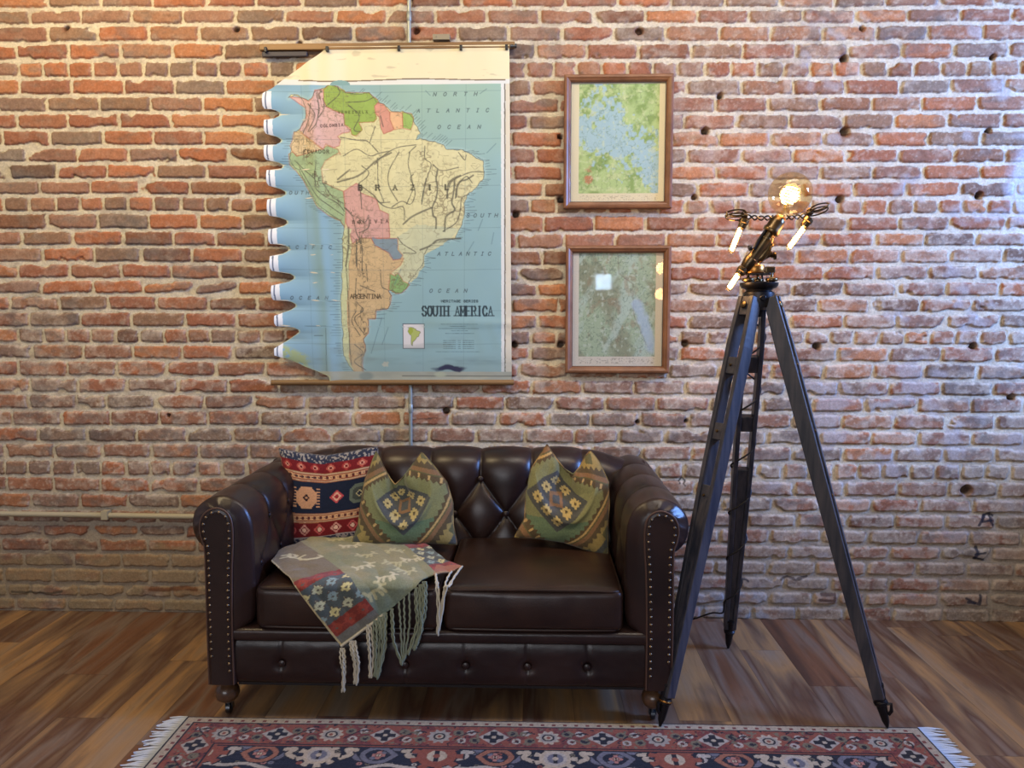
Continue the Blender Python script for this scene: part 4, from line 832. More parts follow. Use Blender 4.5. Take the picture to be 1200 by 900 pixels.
# ---------------------------------------------------------------- scatter cushions
def coons(T, B, L, R, nu, nv):
    T, B = resample(T, nu), resample(B, nu); L, R = resample(L, nv), resample(R, nv)
    u = np.linspace(0, 1, nu)[:, None, None]; v = np.linspace(0, 1, nv)[None, :, None]
    return (1-v)*T[:, None]+v*B[:, None]+(1-u)*L[None]+u*R[None]-((1-u)*(1-v)*T[0]+u*(1-v)*T[-1]+(1-u)*v*B[0]+u*v*B[-1])
def pillow(name, T, B, L, R, Y0, z0, k, thick, painter, label, group, dent=None, nu=150, nv=150):
    G2 = coons(T, B, L, R, nu, nv); X, Z = G2[..., 0], G2[..., 1]
    U, Vv = np.meshgrid(np.linspace(-1, 1, nu), np.linspace(-1, 1, nv), indexing='ij')
    th = thick*(np.clip(1-np.abs(U)**2.4, 0, 1)*np.clip(1-np.abs(Vv)**2.4, 0, 1))**.42
    th = th*(1+.10*fbm(U*1.6, Vv*1.6, 3, 2))+.003*fbm(U*6, Vv*6, 1)*np.clip((1-U**2)*(1-Vv**2)*4, 0, 1)
    base = Y0+k*(Z-z0); front = base-th*.62; back = base+th*.38
    if dent is not None: front = front+dent(U, Vv, X, Z)*np.clip((1-U**8), 0, 1)
    front = np.minimum(front, base+.03*(1-np.abs(U)**2)*(1-np.abs(Vv)**2)-.0005); back = np.maximum(back, front+.003)
    col = painter(U, Vv)
    Vf = np.stack([X, front, Z], -1); Vb = np.stack([X, back, Z], -1)
    n = nu*nv; F = np.concatenate([grid_faces(nu, nv), grid_faces(nu, nv)[:, ::-1]+n])
    root = empty(name, (float(X.mean()), float(base.mean()), float(Z.min())), label, 'cushion', group)
    o = npmesh('cover', np.concatenate([Vf.reshape(-1, 3), Vb.reshape(-1, 3)]), F, M_fabric, root, np.concatenate([col.reshape(-1, 3), col.reshape(-1, 3)*.9])); weld(o, 2e-4)
    bd = np.concatenate([Vf[:, 0], Vf[-1, 1:], Vf[::-1, -1][1:], Vf[0, ::-1][1:]]); cb = np.concatenate([col[:, 0], col[-1, 1:], col[::-1, -1][1:], col[0, ::-1][1:]])
    P = resample(bd, 200); v, f = sweep(P, .0028, 6); c6 = np.repeat(resample(cb, 200), 6, 0)*.85
    sm_ = npmesh('seam', v, [q for q in f if len(q) == 4], M_fabric, root, c6)
    rebase([o, sm_], root); return root
def stripes(U, V):
    u = (U+1)/2; v = (V+1)/2; n = u.shape; col = np.zeros(n+(3,)); wob = .006*fbm(u*3, v*3, 1); v = v+wob
    def band(a, b, c): m = (v >= a) & (v < b); col[m] = s2l(c)
    def spot(cx, cy, r, c, shp='d', sx=1.0):
        dx = np.abs(u-cx)*sx; dy = np.abs(v-cy)*1.0
        q = .012; dxs = np.floor(dx/q)*q; dys = np.floor(dy/q)*q
        d = dxs+dys if shp == 'd' else np.maximum(np.maximum(dxs, dys), (dxs+dys)*.72)
        m = d < r; col[m] = s2l(c)
    navy, crim, ora, bei, pea = (28, 36, 58), (112, 28, 34), (164, 106, 76), (184, 160, 136), (198, 150, 118)
    band(-1, .10, (44, 50, 70)); m = (v < .10) & (vn(u*70, v*60, 2) > .62); col[m] = s2l((150, 144, 140))
    band(.08, .195, crim)
    for i, cx in enumerate((.08, .23, .38, .54, .70, .86)): spot(cx, .138, .048, (176, 84, 74) if i % 2 else (156, 54, 54)); spot(cx, .138, .022, (204, 150, 130)); spot(cx, .138, .010, crim)
    for a, b in ((.195, .300), (.640, .745)):
        band(a, b, ora); 
        for k in (a+.012, b-.014): m = np.abs(v-k) < .005; col[m] = s2l(bei)
        m = (np.abs(v-a-.032) < .005) | (np.abs(v-b+.032) < .005); col[m] = s2l((120, 44, 46))
        mid = (a+b)/2; m = (np.abs(v-mid) < .022); col[m] = s2l((204, 160, 122))
        m = (np.abs(v-mid) < .016) & (np.abs(((u*15) % 1)-.5) < .20); col[m] = s2l((96, 44, 44)); m = (np.abs(v-mid) < .004) & (((u*30) % 1) < .5); col[m] = s2l((54, 48, 60))
    band(.300, .640, navy); c = .470
    spot(.27, c, .105, pea, 'o', .95)
    for i in range(-3, 4):
        for s in (-1, 1):
            m = (np.abs(u-(.27+s*.130)) < .020) & (np.abs(v-(c+i*.032)) < .007); col[m] = s2l(pea)
            m = (np.abs(v-(c+s*.112)) < .006) & (np.abs(u-.27) < .06); col[m] = s2l(pea)
    spot(.27, c, .030, (60, 40, 44)); spot(.27, c, .012, pea)
    spot(.60, c, .068, (190, 76, 84)); spot(.60, c, .040, (220, 168, 150)); spot(.60, c, .020, (150, 40, 54))
    spot(.84, c, .105, (98, 108, 98), 'o'); spot(.84, c, .070, (66, 72, 70), 'o'); spot(.84, c, .034, (190, 180, 140)); spot(.84, c, .014, navy)
    m = (np.abs(u-.98) < .02) & (np.abs(v-c) < .09); col[m] = s2l(pea)
    band(.745, .90, crim)
    for i, cx in enumerate((.10, .25, .42, .60, .78, .93)): spot(cx, .822, .058, (200, 140, 130) if i % 2 else (184, 84, 84)); spot(cx, .822, .032, crim); spot(cx, .822, .016, (220, 180, 160))
    band(.90, 2, (44, 50, 70)); m = (v > .90) & (vn(u*60, v*55, 4) > .55); col[m] = s2l((144, 132, 132)); m = np.abs(v-.905) < .006; col[m] = s2l((160, 150, 150))
    return col*(1+.10*fbm(u*90, v*90, 2)[..., None])
def kilim(rot=0., off=(0, 0), tint=(1, 1, 1), scale=1.0, sy=1.0):
    def f(U, V):
        c, s = math.cos(rot), math.sin(rot); u = ((U-off[0])*c-(V-off[1])*s)*scale; v = ((U-off[0])*s+(V-off[1])*c)*scale*sy
        q = .085; us = (np.floor(np.abs(u)/q)+.5)*q; vs = (np.floor(np.abs(v)/q)+.5)*q; d = us+vs; dd = np.abs(u)+np.abs(v)
        och, oliv, green, slate, rose, brown, cream = (160, 136, 88), (104, 98, 70), (132, 130, 96), (82, 82, 84), (140, 104, 78), (96, 80, 62), (192, 168, 118)
        col = np.broadcast_to(s2l(och), u.shape+(3,)).copy()
        def put(m, cc): col[m] = s2l(cc)
        ex = dd+.04*np.sign(np.sin(u*24)); put(ex < 1.50, och); put(d < 1.42, brown); put(dd < 1.27, rose); put(dd < 1.13, brown)
        zz = np.abs(((u-v)*4.0) % 1-.5)+np.abs(((u+v)*4.0) % 1-.5); put((dd > 1.13) & (dd < 1.16), oliv)
        put(d < .98, green); put((d < .98) & (v > .35), (106, 122, 98)); put(dd < .60, slate)
        for fx, fy in ((0, .36), (.36, 0), (-.36, 0), (0, -.36), (.19, .19), (-.19, .19), (.19, -.19), (-.19, -.19)):
            a, b = np.abs(u-fx), np.abs(v-fy); k = (np.maximum(a, b) < .07) | ((np.minimum(a, b) < .022) & (np.maximum(a, b) < .105)); put(k, cream); put(np.maximum(a, b) < .024, brown)
        put(np.maximum(np.abs(u), np.abs(v)) < .13, rose); put(np.maximum(np.abs(u), np.abs(v)) < .07, slate)
        # little hooks on the brown ring and flowers in the ochre corners
        k = (np.abs(((u+v)*3.2) % 1-.5) < .10) & (dd > 1.0) & (dd < 1.12) & (d > .98); put(k, (196, 160, 110))
        for cx in (-1, 1):
            for cy in (-1, 1):
                a, b = np.abs(u-cx*.97), np.abs(v-cy*.97); put(a+b < .30, slate); put(a+b < .17, oliv); put(a+b < .07, cream)
                for kx, ky in ((.62, .99), (.99, .62)): a, b = np.abs(u-cx*kx), np.abs(v-cy*ky); put(a+b < .12, oliv)
        return col*np.array(tint)*(1+.12*fbm(U*60, V*60, 2)[..., None])*(1+.06*fbm(U*3, V*3, 5)[..., None])
    return f
pillow('striped_cushion', [(-1.058, .859), (-1.02, .852), (-.968, .842), (-.861, .831), (-.756, .847), (-.70, .860), (-.647, .867)], [(-1.004, .481), (-.888, .495), (-.768, .511), (-.640, .522)],
       [(-1.058, .859), (-1.024, .749), (-1.009, .618), (-1.004, .481)], [(-.647, .867), (-.640, .751), (-.645, .621), (-.640, .522)], -.50, .49, .36, .085, stripes,
       'striped cushion in crimson, navy and orange beside the left arm of the sofa', 'cushions on the sofa')
def dentf(uc, vc, ru, rv, amt):
    # the chopped top: a deep notch, and a fold that rolls over in a smile below it
    def f(U, V, X, Z):
        d = amt*np.exp(-((U-uc)/ru)**2)*sm(vc, vc-.5, V)
        arc = vc+.20-1.1*(U-uc)**2-V
        fold = sm(-.02, .09, arc)*sm(1.1, .35, arc)
        lip = np.exp(-((arc+.10)/.11)**2)
        return d+.034*fold*np.exp(-((U-uc)/.62)**4)-.016*lip*np.exp(-((U-uc)/.6)**4)
    return f
pillow('kilim_cushion', [(-.635, .864), (-.600, .802), (-.574, .763), (-.552, .738), (-.523, .764), (-.484, .815), (-.451, .862)], [(-.712, .520), (-.552, .527), (-.418, .525), (-.297, .520)],
       [(-.635, .864), (-.672, .763), (-.685, .667), (-.690, .588), (-.712, .520)], [(-.451, .862), (-.408, .820), (-.345, .748), (-.318, .669), (-.315, .590), (-.297, .520)], -.585, .49, .36, .105,
       kilim(0, (.02, -.12), (.90, 1.0, .98), .98, .78), 'green and ochre kilim cushion with pinched top, in the middle of the sofa', 'cushions on the sofa', dentf(.0, .05, .22, .42, .11))
pillow('kilim_cushion', [(.055, .890), (.092, .835), (.126, .796), (.160, .776), (.185, .802), (.209, .845), (.230, .868)], [(-.074, .541), (.020, .538), (.118, .525), (.217, .495), (.290, .470)],
       [(.055, .890), (-.010, .795), (-.030, .690), (-.034, .610), (-.074, .541)], [(.230, .868), (.267, .820), (.300, .748), (.301, .668), (.292, .574), (.290, .470)], -.56, .49, .36, .110,
       kilim(.12, (-.30, -.05), (1.0, .98, .80), .82), 'ochre kilim cushion with pinched top, against the right arm of the sofa', 'cushions on the sofa', dentf(-.12, .05, .22, .42, .11))

# ---------------------------------------------------------------- woven throw: flat cloth folded over the front edge of the seat
FE, ZT = -.982, .512
OUT = {'T': [(-.962, .300), (-.892, .462), (-.799, .561), (-.647, .540), (-.501, .520), (-.403, .364), (-.313, .184), (-.249, .130)],
       'L': [(-.962, .300), (-.947, .166), (-.839, .033), (-.787, -.043), (-.691, -.175), (-.653, -.222)],
       'B': [(-.653, -.222), (-.540, -.137), (-.502, -.106), (-.469, -.079), (-.396, -.012), (-.360, .047), (-.335, .055)],
       'R': [(-.249, .130), (-.290, .085), (-.335, .055)]}
def drape(s, w, lift=0.):
    # s runs along the seat, w is the distance behind (+) or below (-) the front edge
    r = .022; a = w; y = np.where(a > r, FE+a, np.where(a > -r, 0, FE-0.0)); z = np.where(a > r, ZT, ZT+a)
    th = np.clip((r-a)/(2*r), 0, 1)*PI/2; yb = FE+r-r*np.sin(th); zb = ZT-r+r*np.cos(th); m = (a <= r) & (a >= -r)
    y = np.where(m, yb, y); z = np.where(m, zb, z); z = np.where(a < -r, ZT-r+(a+r), z)
    y = np.where(a > r, FE+r+(a-r), y)
    wr_ = .006*fbm(s*9, a*9, 2)+.004*np.sin(s*38+a*20); top = sm(-.02, .05, a)
    bulge = .010*(1-((a-.25)/.4)**2)
    return np.stack([s, y-(1-top)*(.006+np.abs(wr_))-lift*(1-top), z+top*(np.abs(wr_)*1.1+.010*sm(.02, .2, a))+lift*top], -1)
def throw_colour(s, w):
    tan = s2l((136, 127, 92)); sage = s2l((132, 132, 98)); blue = s2l((110, 126, 118))
    col = np.broadcast_to(sage, s.shape+(3,)).copy(); col = mix(col, s2l((160, 148, 110)), sm(-.2, .4, fbm(s*9, w*9, 1))*.5)
    bm = pip(s, w, [(-.60, -.02), (-.50, .03), (-.35, .03), (-.33, -.01), (-.50, -.15), (-.56, -.15)]); col = mix(col, blue, sm(.06, -.10, w)*sm(-.66, -.58, s)*.9)
    white = s2l((202, 194, 160)); pale = s2l((186, 180, 140))
    # band with the bird-like scroll and the diamond panel, along the left edge
    O = np.array((-.653, -.222)); e1 = np.array((-.947, .166))-O; L1 = np.linalg.norm(e1); e1 /= L1; n1 = np.array((e1[1], -e1[0]));
    if n1 @ (np.array((-.55, -.13))-O) < 0: n1 = -n1
    a = (s-O[0])*e1[0]+(w-O[1])*e1[1]; b = (s-O[0])*n1[0]+(w-O[1])*n1[1]     # a up the band, b across
    band = (b < .172) & (a > -.05); ctaupe = s2l((120, 106, 80)); col[band] = ctaupe
    pn = band & (a > .035) & (a < .275) & (b > .006)
    fa = (a-.035)/.24; fb = b/.172
    g = s2l((84, 92, 92)); col[pn] = g
    # diamonds
    def diam(m, A, B, na, nb, reds):
        p = A*na; q = B*nb; i = np.floor(p); pa = np.abs(p-i-.5); qo = (q+.5*(i % 2)) % 1; qa = np.abs(qo-.5)
        jag = .05*np.sign(np.sin(A*na*2*PI*4)); d = pa+qa+jag
        j = np.floor(q+.5*(i % 2)); sel = (i+2*j) % 3
        edge_ = (B < .17) | (B > .83) if reds == 'b' else (A < .20) | (A > .82)
        c0 = np.where((sel == 0)[..., None], s2l((206, 196, 142)), np.where((sel == 1)[..., None], s2l((140, 160, 158)), s2l((188, 190, 160))))
        c = np.where(edge_[..., None], s2l((150, 68, 56)), c0); k = m & (d < .47); col[k] = c[k]
        bg = m & (d >= .47) & edge_; col[bg] = s2l((128, 58, 50)); ring = m & (d < .47) & (d > .40) & ~edge_; col[ring] = s2l((98, 84, 74)); ctr = m & (d < .10); col[ctr] = s2l((96, 92, 84))
    diam(pn, fa, fb, 5, 3, 'a')
    st = band & (a <= .035); col[st] = s2l((112, 110, 104)); ed = (a < .006) & band; col[ed] = s2l((192, 182, 140))
    ed = band & (b < .006); col[ed] = s2l((186, 170, 130))
    # scroll motif on the taupe end of the band
    def mot(lines, o, sc, wd, c=white, ang=0.):
        nonlocal col
        ca, sa = math.cos(ang), math.sin(ang)
        for l in lines:
            p = [(o[0]+(x*ca-y*sa)*sc, o[1]+(x*sa+y*ca)*sc) for x, y in l]
            col = mix(col, c, sm(wd, wd*.5, pdist(s, w, p, wd*3)+.0015*fbm(s*120, w*120, 1))*.85)
    bird = [[(0, 0), (.3, .1), (.5, -.1), (.8, -.15), (1.1, .1), (1.2, .5), (1.0, .6)], [(0, 0), (-.3, .3), (-.5, .2)], [(-.1, .1), (-.4, -.1)], [(0, 0), (.1, .35), (-.1, .5)], [(.3, .1), (.45, .35)], [(-.15, .2), (-.3, .5)]]
    mot(bird, (-.885, .20), .085, .0085, ang=-.15)
    stag = [[(-.6, 0), (-.2, .1), (.2, .05), (.5, .3), (.8, .25)], [(-.5, 0), (-.6, -.4)], [(-.2, .05), (-.25, -.4)], [(.2, 0), (.3, -.4)], [(.4, .1), (.6, -.3)], [(.5, .3), (.4, .6), (.2, .7)], [(-.6, 0), (-.8, .3)]]
    for k, (x, y, sc, an) in enumerate(((-.70, .36, .055, .3), (-.62, .24, .05, -.2), (-.66, .07, .05, .8), (-.60, .13, .05, .5), (-.52, .30, .045, 2.8), (-.50, .16, .055, -.3), (-.44, .20, .05, .2), (-.45, .09, .05, -.5), (-.53, -.03, .05, .5), (-.50, .03, .045, .1), (-.78, .44, .045, .2), (-.70, .47, .05, -.2), (-.55, .42, .045, .1), (-.58, -.09, .035, 1.1))):
        if not ((x-O[0])*n1[0]+(y-O[1])*n1[1] < .18): mot(stag, (x, y), sc, .0072, pale if k % 3 else white, an)
    # second diamond panel on the right
    P2 = np.array([(-.500, .375), (-.432, .425), (-.295, .19), (-.345, .085), (-.365, .10)]); m2 = pip(s, w, P2)
    o2 = P2[0]; g1 = (P2[3]-o2); l1 = np.linalg.norm(g1); g1 /= l1; g2 = np.array((-g1[1], g1[0])); g2 = -g2 if g2@(P2[1]-o2) < 0 else g2
    A = ((s-o2[0])*g1[0]+(w-o2[1])*g1[1])/l1; B = ((s-o2[0])*g2[0]+(w-o2[1])*g2[1])/.115
    m2 = (A > 0) & (A < 1.05) & (B > 0) & (B < 1.4); col[m2] = s2l((84, 90, 88)); diam(m2, A, B/1.0, 6, 3, 'a')
    m3 = (A <= 0) & (A > -.35) & (B > -.1) & (B < 1.6); col[m3] = ctaupe; mot(bird, (-.50, .445), .07, .008, ang=.2)
    rt = (s > -.345) & (w < .14); col = mix(col, s2l((172, 120, 84)), rt*.6)
    return col*(1+.12*fbm(s*150, w*150, 3)[..., None])
def throw():
    G2 = coons(OUT['T'], OUT['B'], OUT['L'], OUT['R'], 230, 200); s, w = G2[..., 0], G2[..., 1]
    col = throw_colour(s, w); P0 = drape(s, w, .0)
    e = 1e-3; top = P0.copy(); low = P0.copy(); tp = sm(-.02, .03, w); top[..., 2] += .003*tp; top[..., 1] -= .003*(1-tp)
    root = empty('woven_throw', (-.62, -.80, .50), 'sage green woven throw with red diamond border and long fringe, draped over the sofa seat', 'blanket')
    n = 230*200; F = np.concatenate([grid_faces(230, 200), grid_faces(230, 200)[:, ::-1]+n])
    cl = npmesh('cloth', np.concatenate([top.reshape(-1, 3), low.reshape(-1, 3)]), F, M_fabric, root, np.concatenate([col.reshape(-1, 3)]*2))
    hem = resample(np.array(OUT['B'][:-2]), 60); H3 = drape(hem[:, 0], hem[:, 1], .003)
    hm = MB().tube([tuple(p) for p in H3[:34]], .005, 6).build('hem', M_fringe, root, True)
    parts = [cl, hm]
    FR = [((-.648, .285), (-.644, .203), (-.648, .130), 0, 3), ((-.613, .312), (-.598, .233), (-.604, .155), 0, 4), ((-.556, .368), (-.549, .264), (-.553, .183), 0, 3), ((-.533, .385), (-.528, .280), (-.537, .183), 1, 3), ((-.518, .396), (-.513, .295), (-.531, .180), 1, 3), ((-.500, .410), (-.502, .295), (-.526, .189), 1, 3),
          ((-.477, .425), (-.472, .310), (-.444, .226), 1, 2), ((-.453, .448), (-.448, .341), (-.443, .230), 1, 1), ((-.435, .465), (-.431, .356), (-.440, .236), 1, 1), ((-.418, .482), (-.416, .356), (-.436, .245), 1, 1), ((-.394, .500), (-.390, .371), (-.424, .262), 1, 2), ((-.377, .510), (-.378, .357), (-.404, .280), 2, 3), ((-.365, .520), (-.369, .402), (-.396, .296), 2, 3),
          ((-.330, .520), (-.318, .432), (-.322, .336), 0, 2), ((-.258, .532), (-.296, .490), (-.318, .350), 0, 2), ((-.27, .528), (-.302, .470), (-.314, .36), 0, 1)]
    r = np.random.RandomState(5)
    for a, b, c, kind, m in FR:
        mb = MB()
        for k in range(m):
            ox = (k-(m-1)/2)*.006
            if a[0] > -.34:      # strands from the corner that still lies on the seat
                s0, w0 = {-.330: (-.336, .055), -.258: (-.252, .128), -.27: (-.285, .090)}[a[0]]
                e0 = drape(np.array([s0, s0*.6+b[0]*.4]), np.array([w0, w0*.35]), .004); e1 = drape(np.array([s0*.3+b[0]*.7, b[0]]), np.array([-.004, -.045]), .006)
                P = catmull([tuple(e0[0]), tuple(e0[1]), tuple(e1[0]+np.array([ox, 0, 0])), (b[0]+ox, -.998-.003*(k % 2), b[1]), (c[0]+ox*.5, -.998, c[1]+r.uniform(-.004, .006))], 26)
                P[:, 0] += .0016*np.sin(np.arange(26)*1.7+k*2); mb.tube([tuple(p) for p in P], [.0034]*24+[.0045, .002], 6); continue
            P = catmull([(a[0]+ox, -.996, a[1]), ((a[0]*.5+b[0]*.5)+ox+r.uniform(-.003, .003), -1.001-.003*(k % 2), (a[1]+b[1])/2), (b[0]+ox*.8+r.uniform(-.003, .003), -1.0-.003*(k % 2), b[1]), (c[0]+ox*.5, -.998, c[1]+r.uniform(-.004, .006))], 26)
            P[:, 0] += .0016*np.sin(np.arange(26)*1.7+k*2); mb.tube([tuple(p) for p in P], [.0034]*24+[.0045, .002], 6)
        parts.append(mb.build('fringe', M_fringe if kind == 0 else M_fringe2, root, True))
    rebase(parts, root)
throw()
# ---------------------------------------------------------------- rug
RX0, RX1, RY1, RY0 = -1.216, 1.321, -.945, -2.85
def rug_colour(X, Y):
    dt = RY1-Y; db = Y-RY0; dl = X-RX0; dr = RX1-X
    d = np.minimum(np.minimum(dt, db), np.minimum(dl, dr)); side = np.minimum(dl, dr) < np.minimum(dt, db)
    s = np.where(side, np.where(dl < dr, -dt, dt), X-.052)
    navy, cream, red, lav, ora, olive, dk, rust = [s2l(c) for c in ((24, 26, 40), (176, 160, 138), (112, 54, 48), (104, 102, 112), (146, 94, 72), (110, 100, 80), (28, 24, 30), (134, 72, 54))]
    pale = s2l((170, 160, 148)); pink = s2l((170, 116, 104))
    col = np.broadcast_to(navy, X.shape+(3,)).copy()
    # border band
    b = d < .178; col[b] = rust; col = np.where((b & (vn(X*40, Y*40, 1) > .6))[..., None], red, col)
    P_ = .182; i = np.floor(s/P_+.5); u = s-i*P_; v = d-.108; r = np.hypot(u, v); a = np.arctan2(v, u); par = (i % 2 == 0); m = b & (d > .048) & (d < .165)
    def put(mask, c): col[mask] = c
    put(m & par & (r < .037+.005*np.cos(a*10)), np.where(((i % 4) == 0)[..., None], cream, pale*.8)[m & par & (r < .037+.005*np.cos(a*10))]); put(m & par & (r < .030), pale*.8); put(m & par & (r < .021), dk); put(m & par & (r < .014), cream); put(m & par & (r < .007), rust)
    put(m & ~par & (np.abs(u)*1.0+np.abs(v)*1.1 < .052), pale*.9); put(m & ~par & ((np.abs(u) < .011) & (np.abs(v) < .034) | (np.abs(v) < .011) & (np.abs(u) < .034) | (np.abs(u)+np.abs(v) < .028)), dk); put(m & ~par & (r < .008), cream)
    u2 = np.abs(np.abs(u)-P_*.34)-0.0; v2 = v+.022*np.sign(u)
    put(m & (np.hypot(u2*1.0, v2) < .018), olive); put(m & (np.hypot(u2, v2) < .009), dk)
    u3 = np.abs(u)-P_*.42; put(m & (np.hypot(u3, v-.024*np.sign(u)) < .016), pale); put(m & (np.hypot(u3, v-.024*np.sign(u)) < .007), red*.6)
    vine = np.abs(v-.030*np.sin(s/P_*2*PI+.8)); put(m & (vine < .0035) & (r > .05), dk)
    wn_ = fbm(X*75, Y*75, 4); put(m & (wn_ > .36) & (r > .05), olive); put(m & (wn_ < -.40) & (r > .05), dk)
    put(b & (d < .043), cream*.92); put(b & (d < .043) & (d > .012) & (np.abs(((s*26) % 1)-.5) < .16) & (np.abs(d-.030) < .006), red)
    put(b & (d > .040) & (d < .046), dk); put(d < .012, dk)
    put(b & (d > .166) & (d < .172), dk); put(b & (d > .172), rust*.95)
    # field: palmettes, loops and scrolls repeating; second row mirrored
    f = ~b; PX = .757; dy = dt-.178; Rw = .50; row = np.floor((dy)/Rw); dy = dy-row*Rw; sh = np.where(row % 2 == 0, 0, .5)
    q = (X-.072)/PX+sh; k = np.floor(q+.5); u = (q-k)*PX; xx = u
    # guls
    def ros(cx, cy, r0, teeth, cs, amp=.12, sx=1., hole=True):
        uu = (xx-cx)*sx; vv = dy-cy; r = np.hypot(uu, vv); a = np.arctan2(vv, uu); R_ = r0*(1+amp*np.sign(np.cos(a*teeth)))
        put(f & (r < R_*1.08), dk); put(f & (r < R_), cs[0]); put(f & (r < r0*.62), cs[1]); put(f & (r < r0*.44), cs[2])
        put(f & (r < r0*.44) & (np.abs(uu) < r0*.10), dk); put(f & (r < r0*.16), cs[0])
    def strokes(lines, wd, c, ol=True):
        for l in lines:
            p = np.array(l); p = catmull(p, len(p)*5) if len(p) > 2 else p
            dd = np.full(X.shape, 1.)
            for (x0, y0), (x1, y1) in zip(p[:-1], p[1:]):
                ex, ey = x1-x0, y1-y0; L = ex*ex+ey*ey+1e-9; t = np.clip(((xx-x0)*ex+(dy-y0)*ey)/L, 0, 1); dd = np.minimum(dd, np.hypot(xx-x0-t*ex, dy-y0-t*ey))
            if ol: put(f & (dd < wd*1.45), dk)
            put(f & (dd < wd), c)
    H_ = PX/2
    # small fillers first
    for cx in np.arange(-.36, .37, .06):
        for j, cy in enumerate(np.arange(.03, .48, .065)):
            ox = .02*math.sin(cx*40+cy*31); c = [pink, olive, pale, rust, lav][int(abs(cx*100+j*3)) % 5]
            a = np.hypot(xx-cx-ox, (dy-cy)*1.1); put(f & (a < .009), c); put(f & (a < .0035), dk)
    strokes([[(-.30, .030), (-.25, .012), (-.21, .030), (-.18, .065), (-.13, .070), (-.11, .045)], [(.11, .045), (.13, .070), (.17, .068), (.21, .03), (.25, .012), (.30, .03)]], .008, lav)
    strokes([[(-.36, .10), (-.28, .11), (-.22, .10), (-.16, .12), (-.08, .16)], [(.36, .12), (.28, .11), (.22, .10), (.14, .13), (.08, .16)]], .008, pale)
    for sx_, c in ((-1, ora), (1, lav)):
        strokes([[(sx_*.245, .045), (sx_*.21, .012), (sx_*.165, .012), (sx_*.14, .045), (sx_*.165, .082), (sx_*.21, .082), (sx_*.245, .045)]], .0085, c)
        ros(sx_*.192, .047, .018, 4, (pink, red, cream), .2)
        # horn scrolls with cream heads
        strokes([[(sx_*.115, .020), (sx_*.085, .018), (sx_*.10, .045), (sx_*.075, .065)]], .0095, cream); strokes([[(sx_*.27, .022), (sx_*.295, .020), (sx_*.285, .045), (sx_*.31, .060)]], .0095, cream if sx_ > 0 else pale)
        strokes([[(sx_*.24, .125), (sx_*.20, .145), (sx_*.15, .14)], [(sx_*.20, .145), (sx_*.18, .175)]], .008, ora)
        strokes([[(sx_*.34, .155), (sx_*.28, .165), (sx_*.23, .16)]], .007, cream); ros(sx_*.135, .150, .021, 5, (pale, pink, red), .25)
        ros(sx_*.30, .215, .040, 6, (pink, olive, red), .2); ros(sx_*.13, .26, .045, 6, (lav, pale, red), .15); strokes([[(sx_*.2, .2), (sx_*.24, .27), (sx_*.18, .34), (sx_*.1, .33)]], .010, ora)
        ros(sx_*.27, .37, .05, 7, (cream, olive, dk), .18); strokes([[(sx_*.36, .30), (sx_*.33, .36), (sx_*.36, .44)]], .010, lav); ros(sx_*.11, .42, .035, 5, (rust, cream, red), .2)
    ros(0, .050, .060, 9, (cream, pale, lav), .16, 1.0)
    for sx_ in (-1, 1): ros(sx_*H_, .045, .070, 9, (rust, rust, cream), .14, .95)
    ros(0, .30, .085, 9, (rust, cream, red), .15)
    for sx_ in (-1, 1): ros(sx_*H_, .28, .070, 8, (cream, lav, red), .15)
    put(f & (dt < .184) & (dt > .178) & (~side), dk)
    return .86*col*(1+.16*fbm(X*120, Y*120, 3)[..., None])*(1+.08*fbm(X*6, Y*6, 5)[..., None])
def rug():
    root = empty('oriental_rug', ((RX0+RX1)/2, (RY0+RY1)/2, 0), 'navy and brick red oriental rug with floral border and white end fringe', 'rug')
    xs = np.arange(RX0, RX1+.001, .0032); ys = np.r_[np.arange(RY1, -1.36, -.0030), np.arange(-1.36, RY0, -.008)]
    X, Y = np.meshgrid(xs, ys, indexing='ij'); col = rug_colour(X, Y)
    ed = np.minimum(np.minimum(RY1-Y, Y-RY0), np.minimum(X-RX0, RX1-X)); Z = .0085*sm(-.003, .006, ed)+.0006*fbm(X*90, Y*90, 2)+.0012*fbm(X*3, Y*3, 4)*sm(.0, .05, ed)+.0005
    Xw = X; Yw = Y+.004*fbm(X*2.2, Y*.2, 3)
    a = npmesh('pile', np.stack([Xw, Yw, Z], -1), grid_faces(len(xs), len(ys))[:, ::-1], M_rug, root, col)
    parts = [a]; r = np.random.RandomState(9)
    for sg, x0 in ((-1, RX0), (1, RX1)):
        V = []; F = []
        for i, y in enumerate(np.arange(RY1-.004, RY0, -.0085)):
            L = r.uniform(.060, .082); bend = r.uniform(-.014, .014)
            P = [(x0-sg*.004, y, .005), (x0+sg*L*.4, y+bend*.3+r.uniform(-.002, .002), .0055), (x0+sg*L*.8, y+bend, .003), (x0+sg*L, y+bend*1.4, .0025)]
            v, f = sweep(P, [.0030, .0034, .0032, .0012], 5, True, len(V)); V += v; F += f
        o = mesh('fringe', V, F, M_rugfringe, root, True); o['kind'] = 'stuff'; parts.append(o)
    rebase(parts, root)
rug()

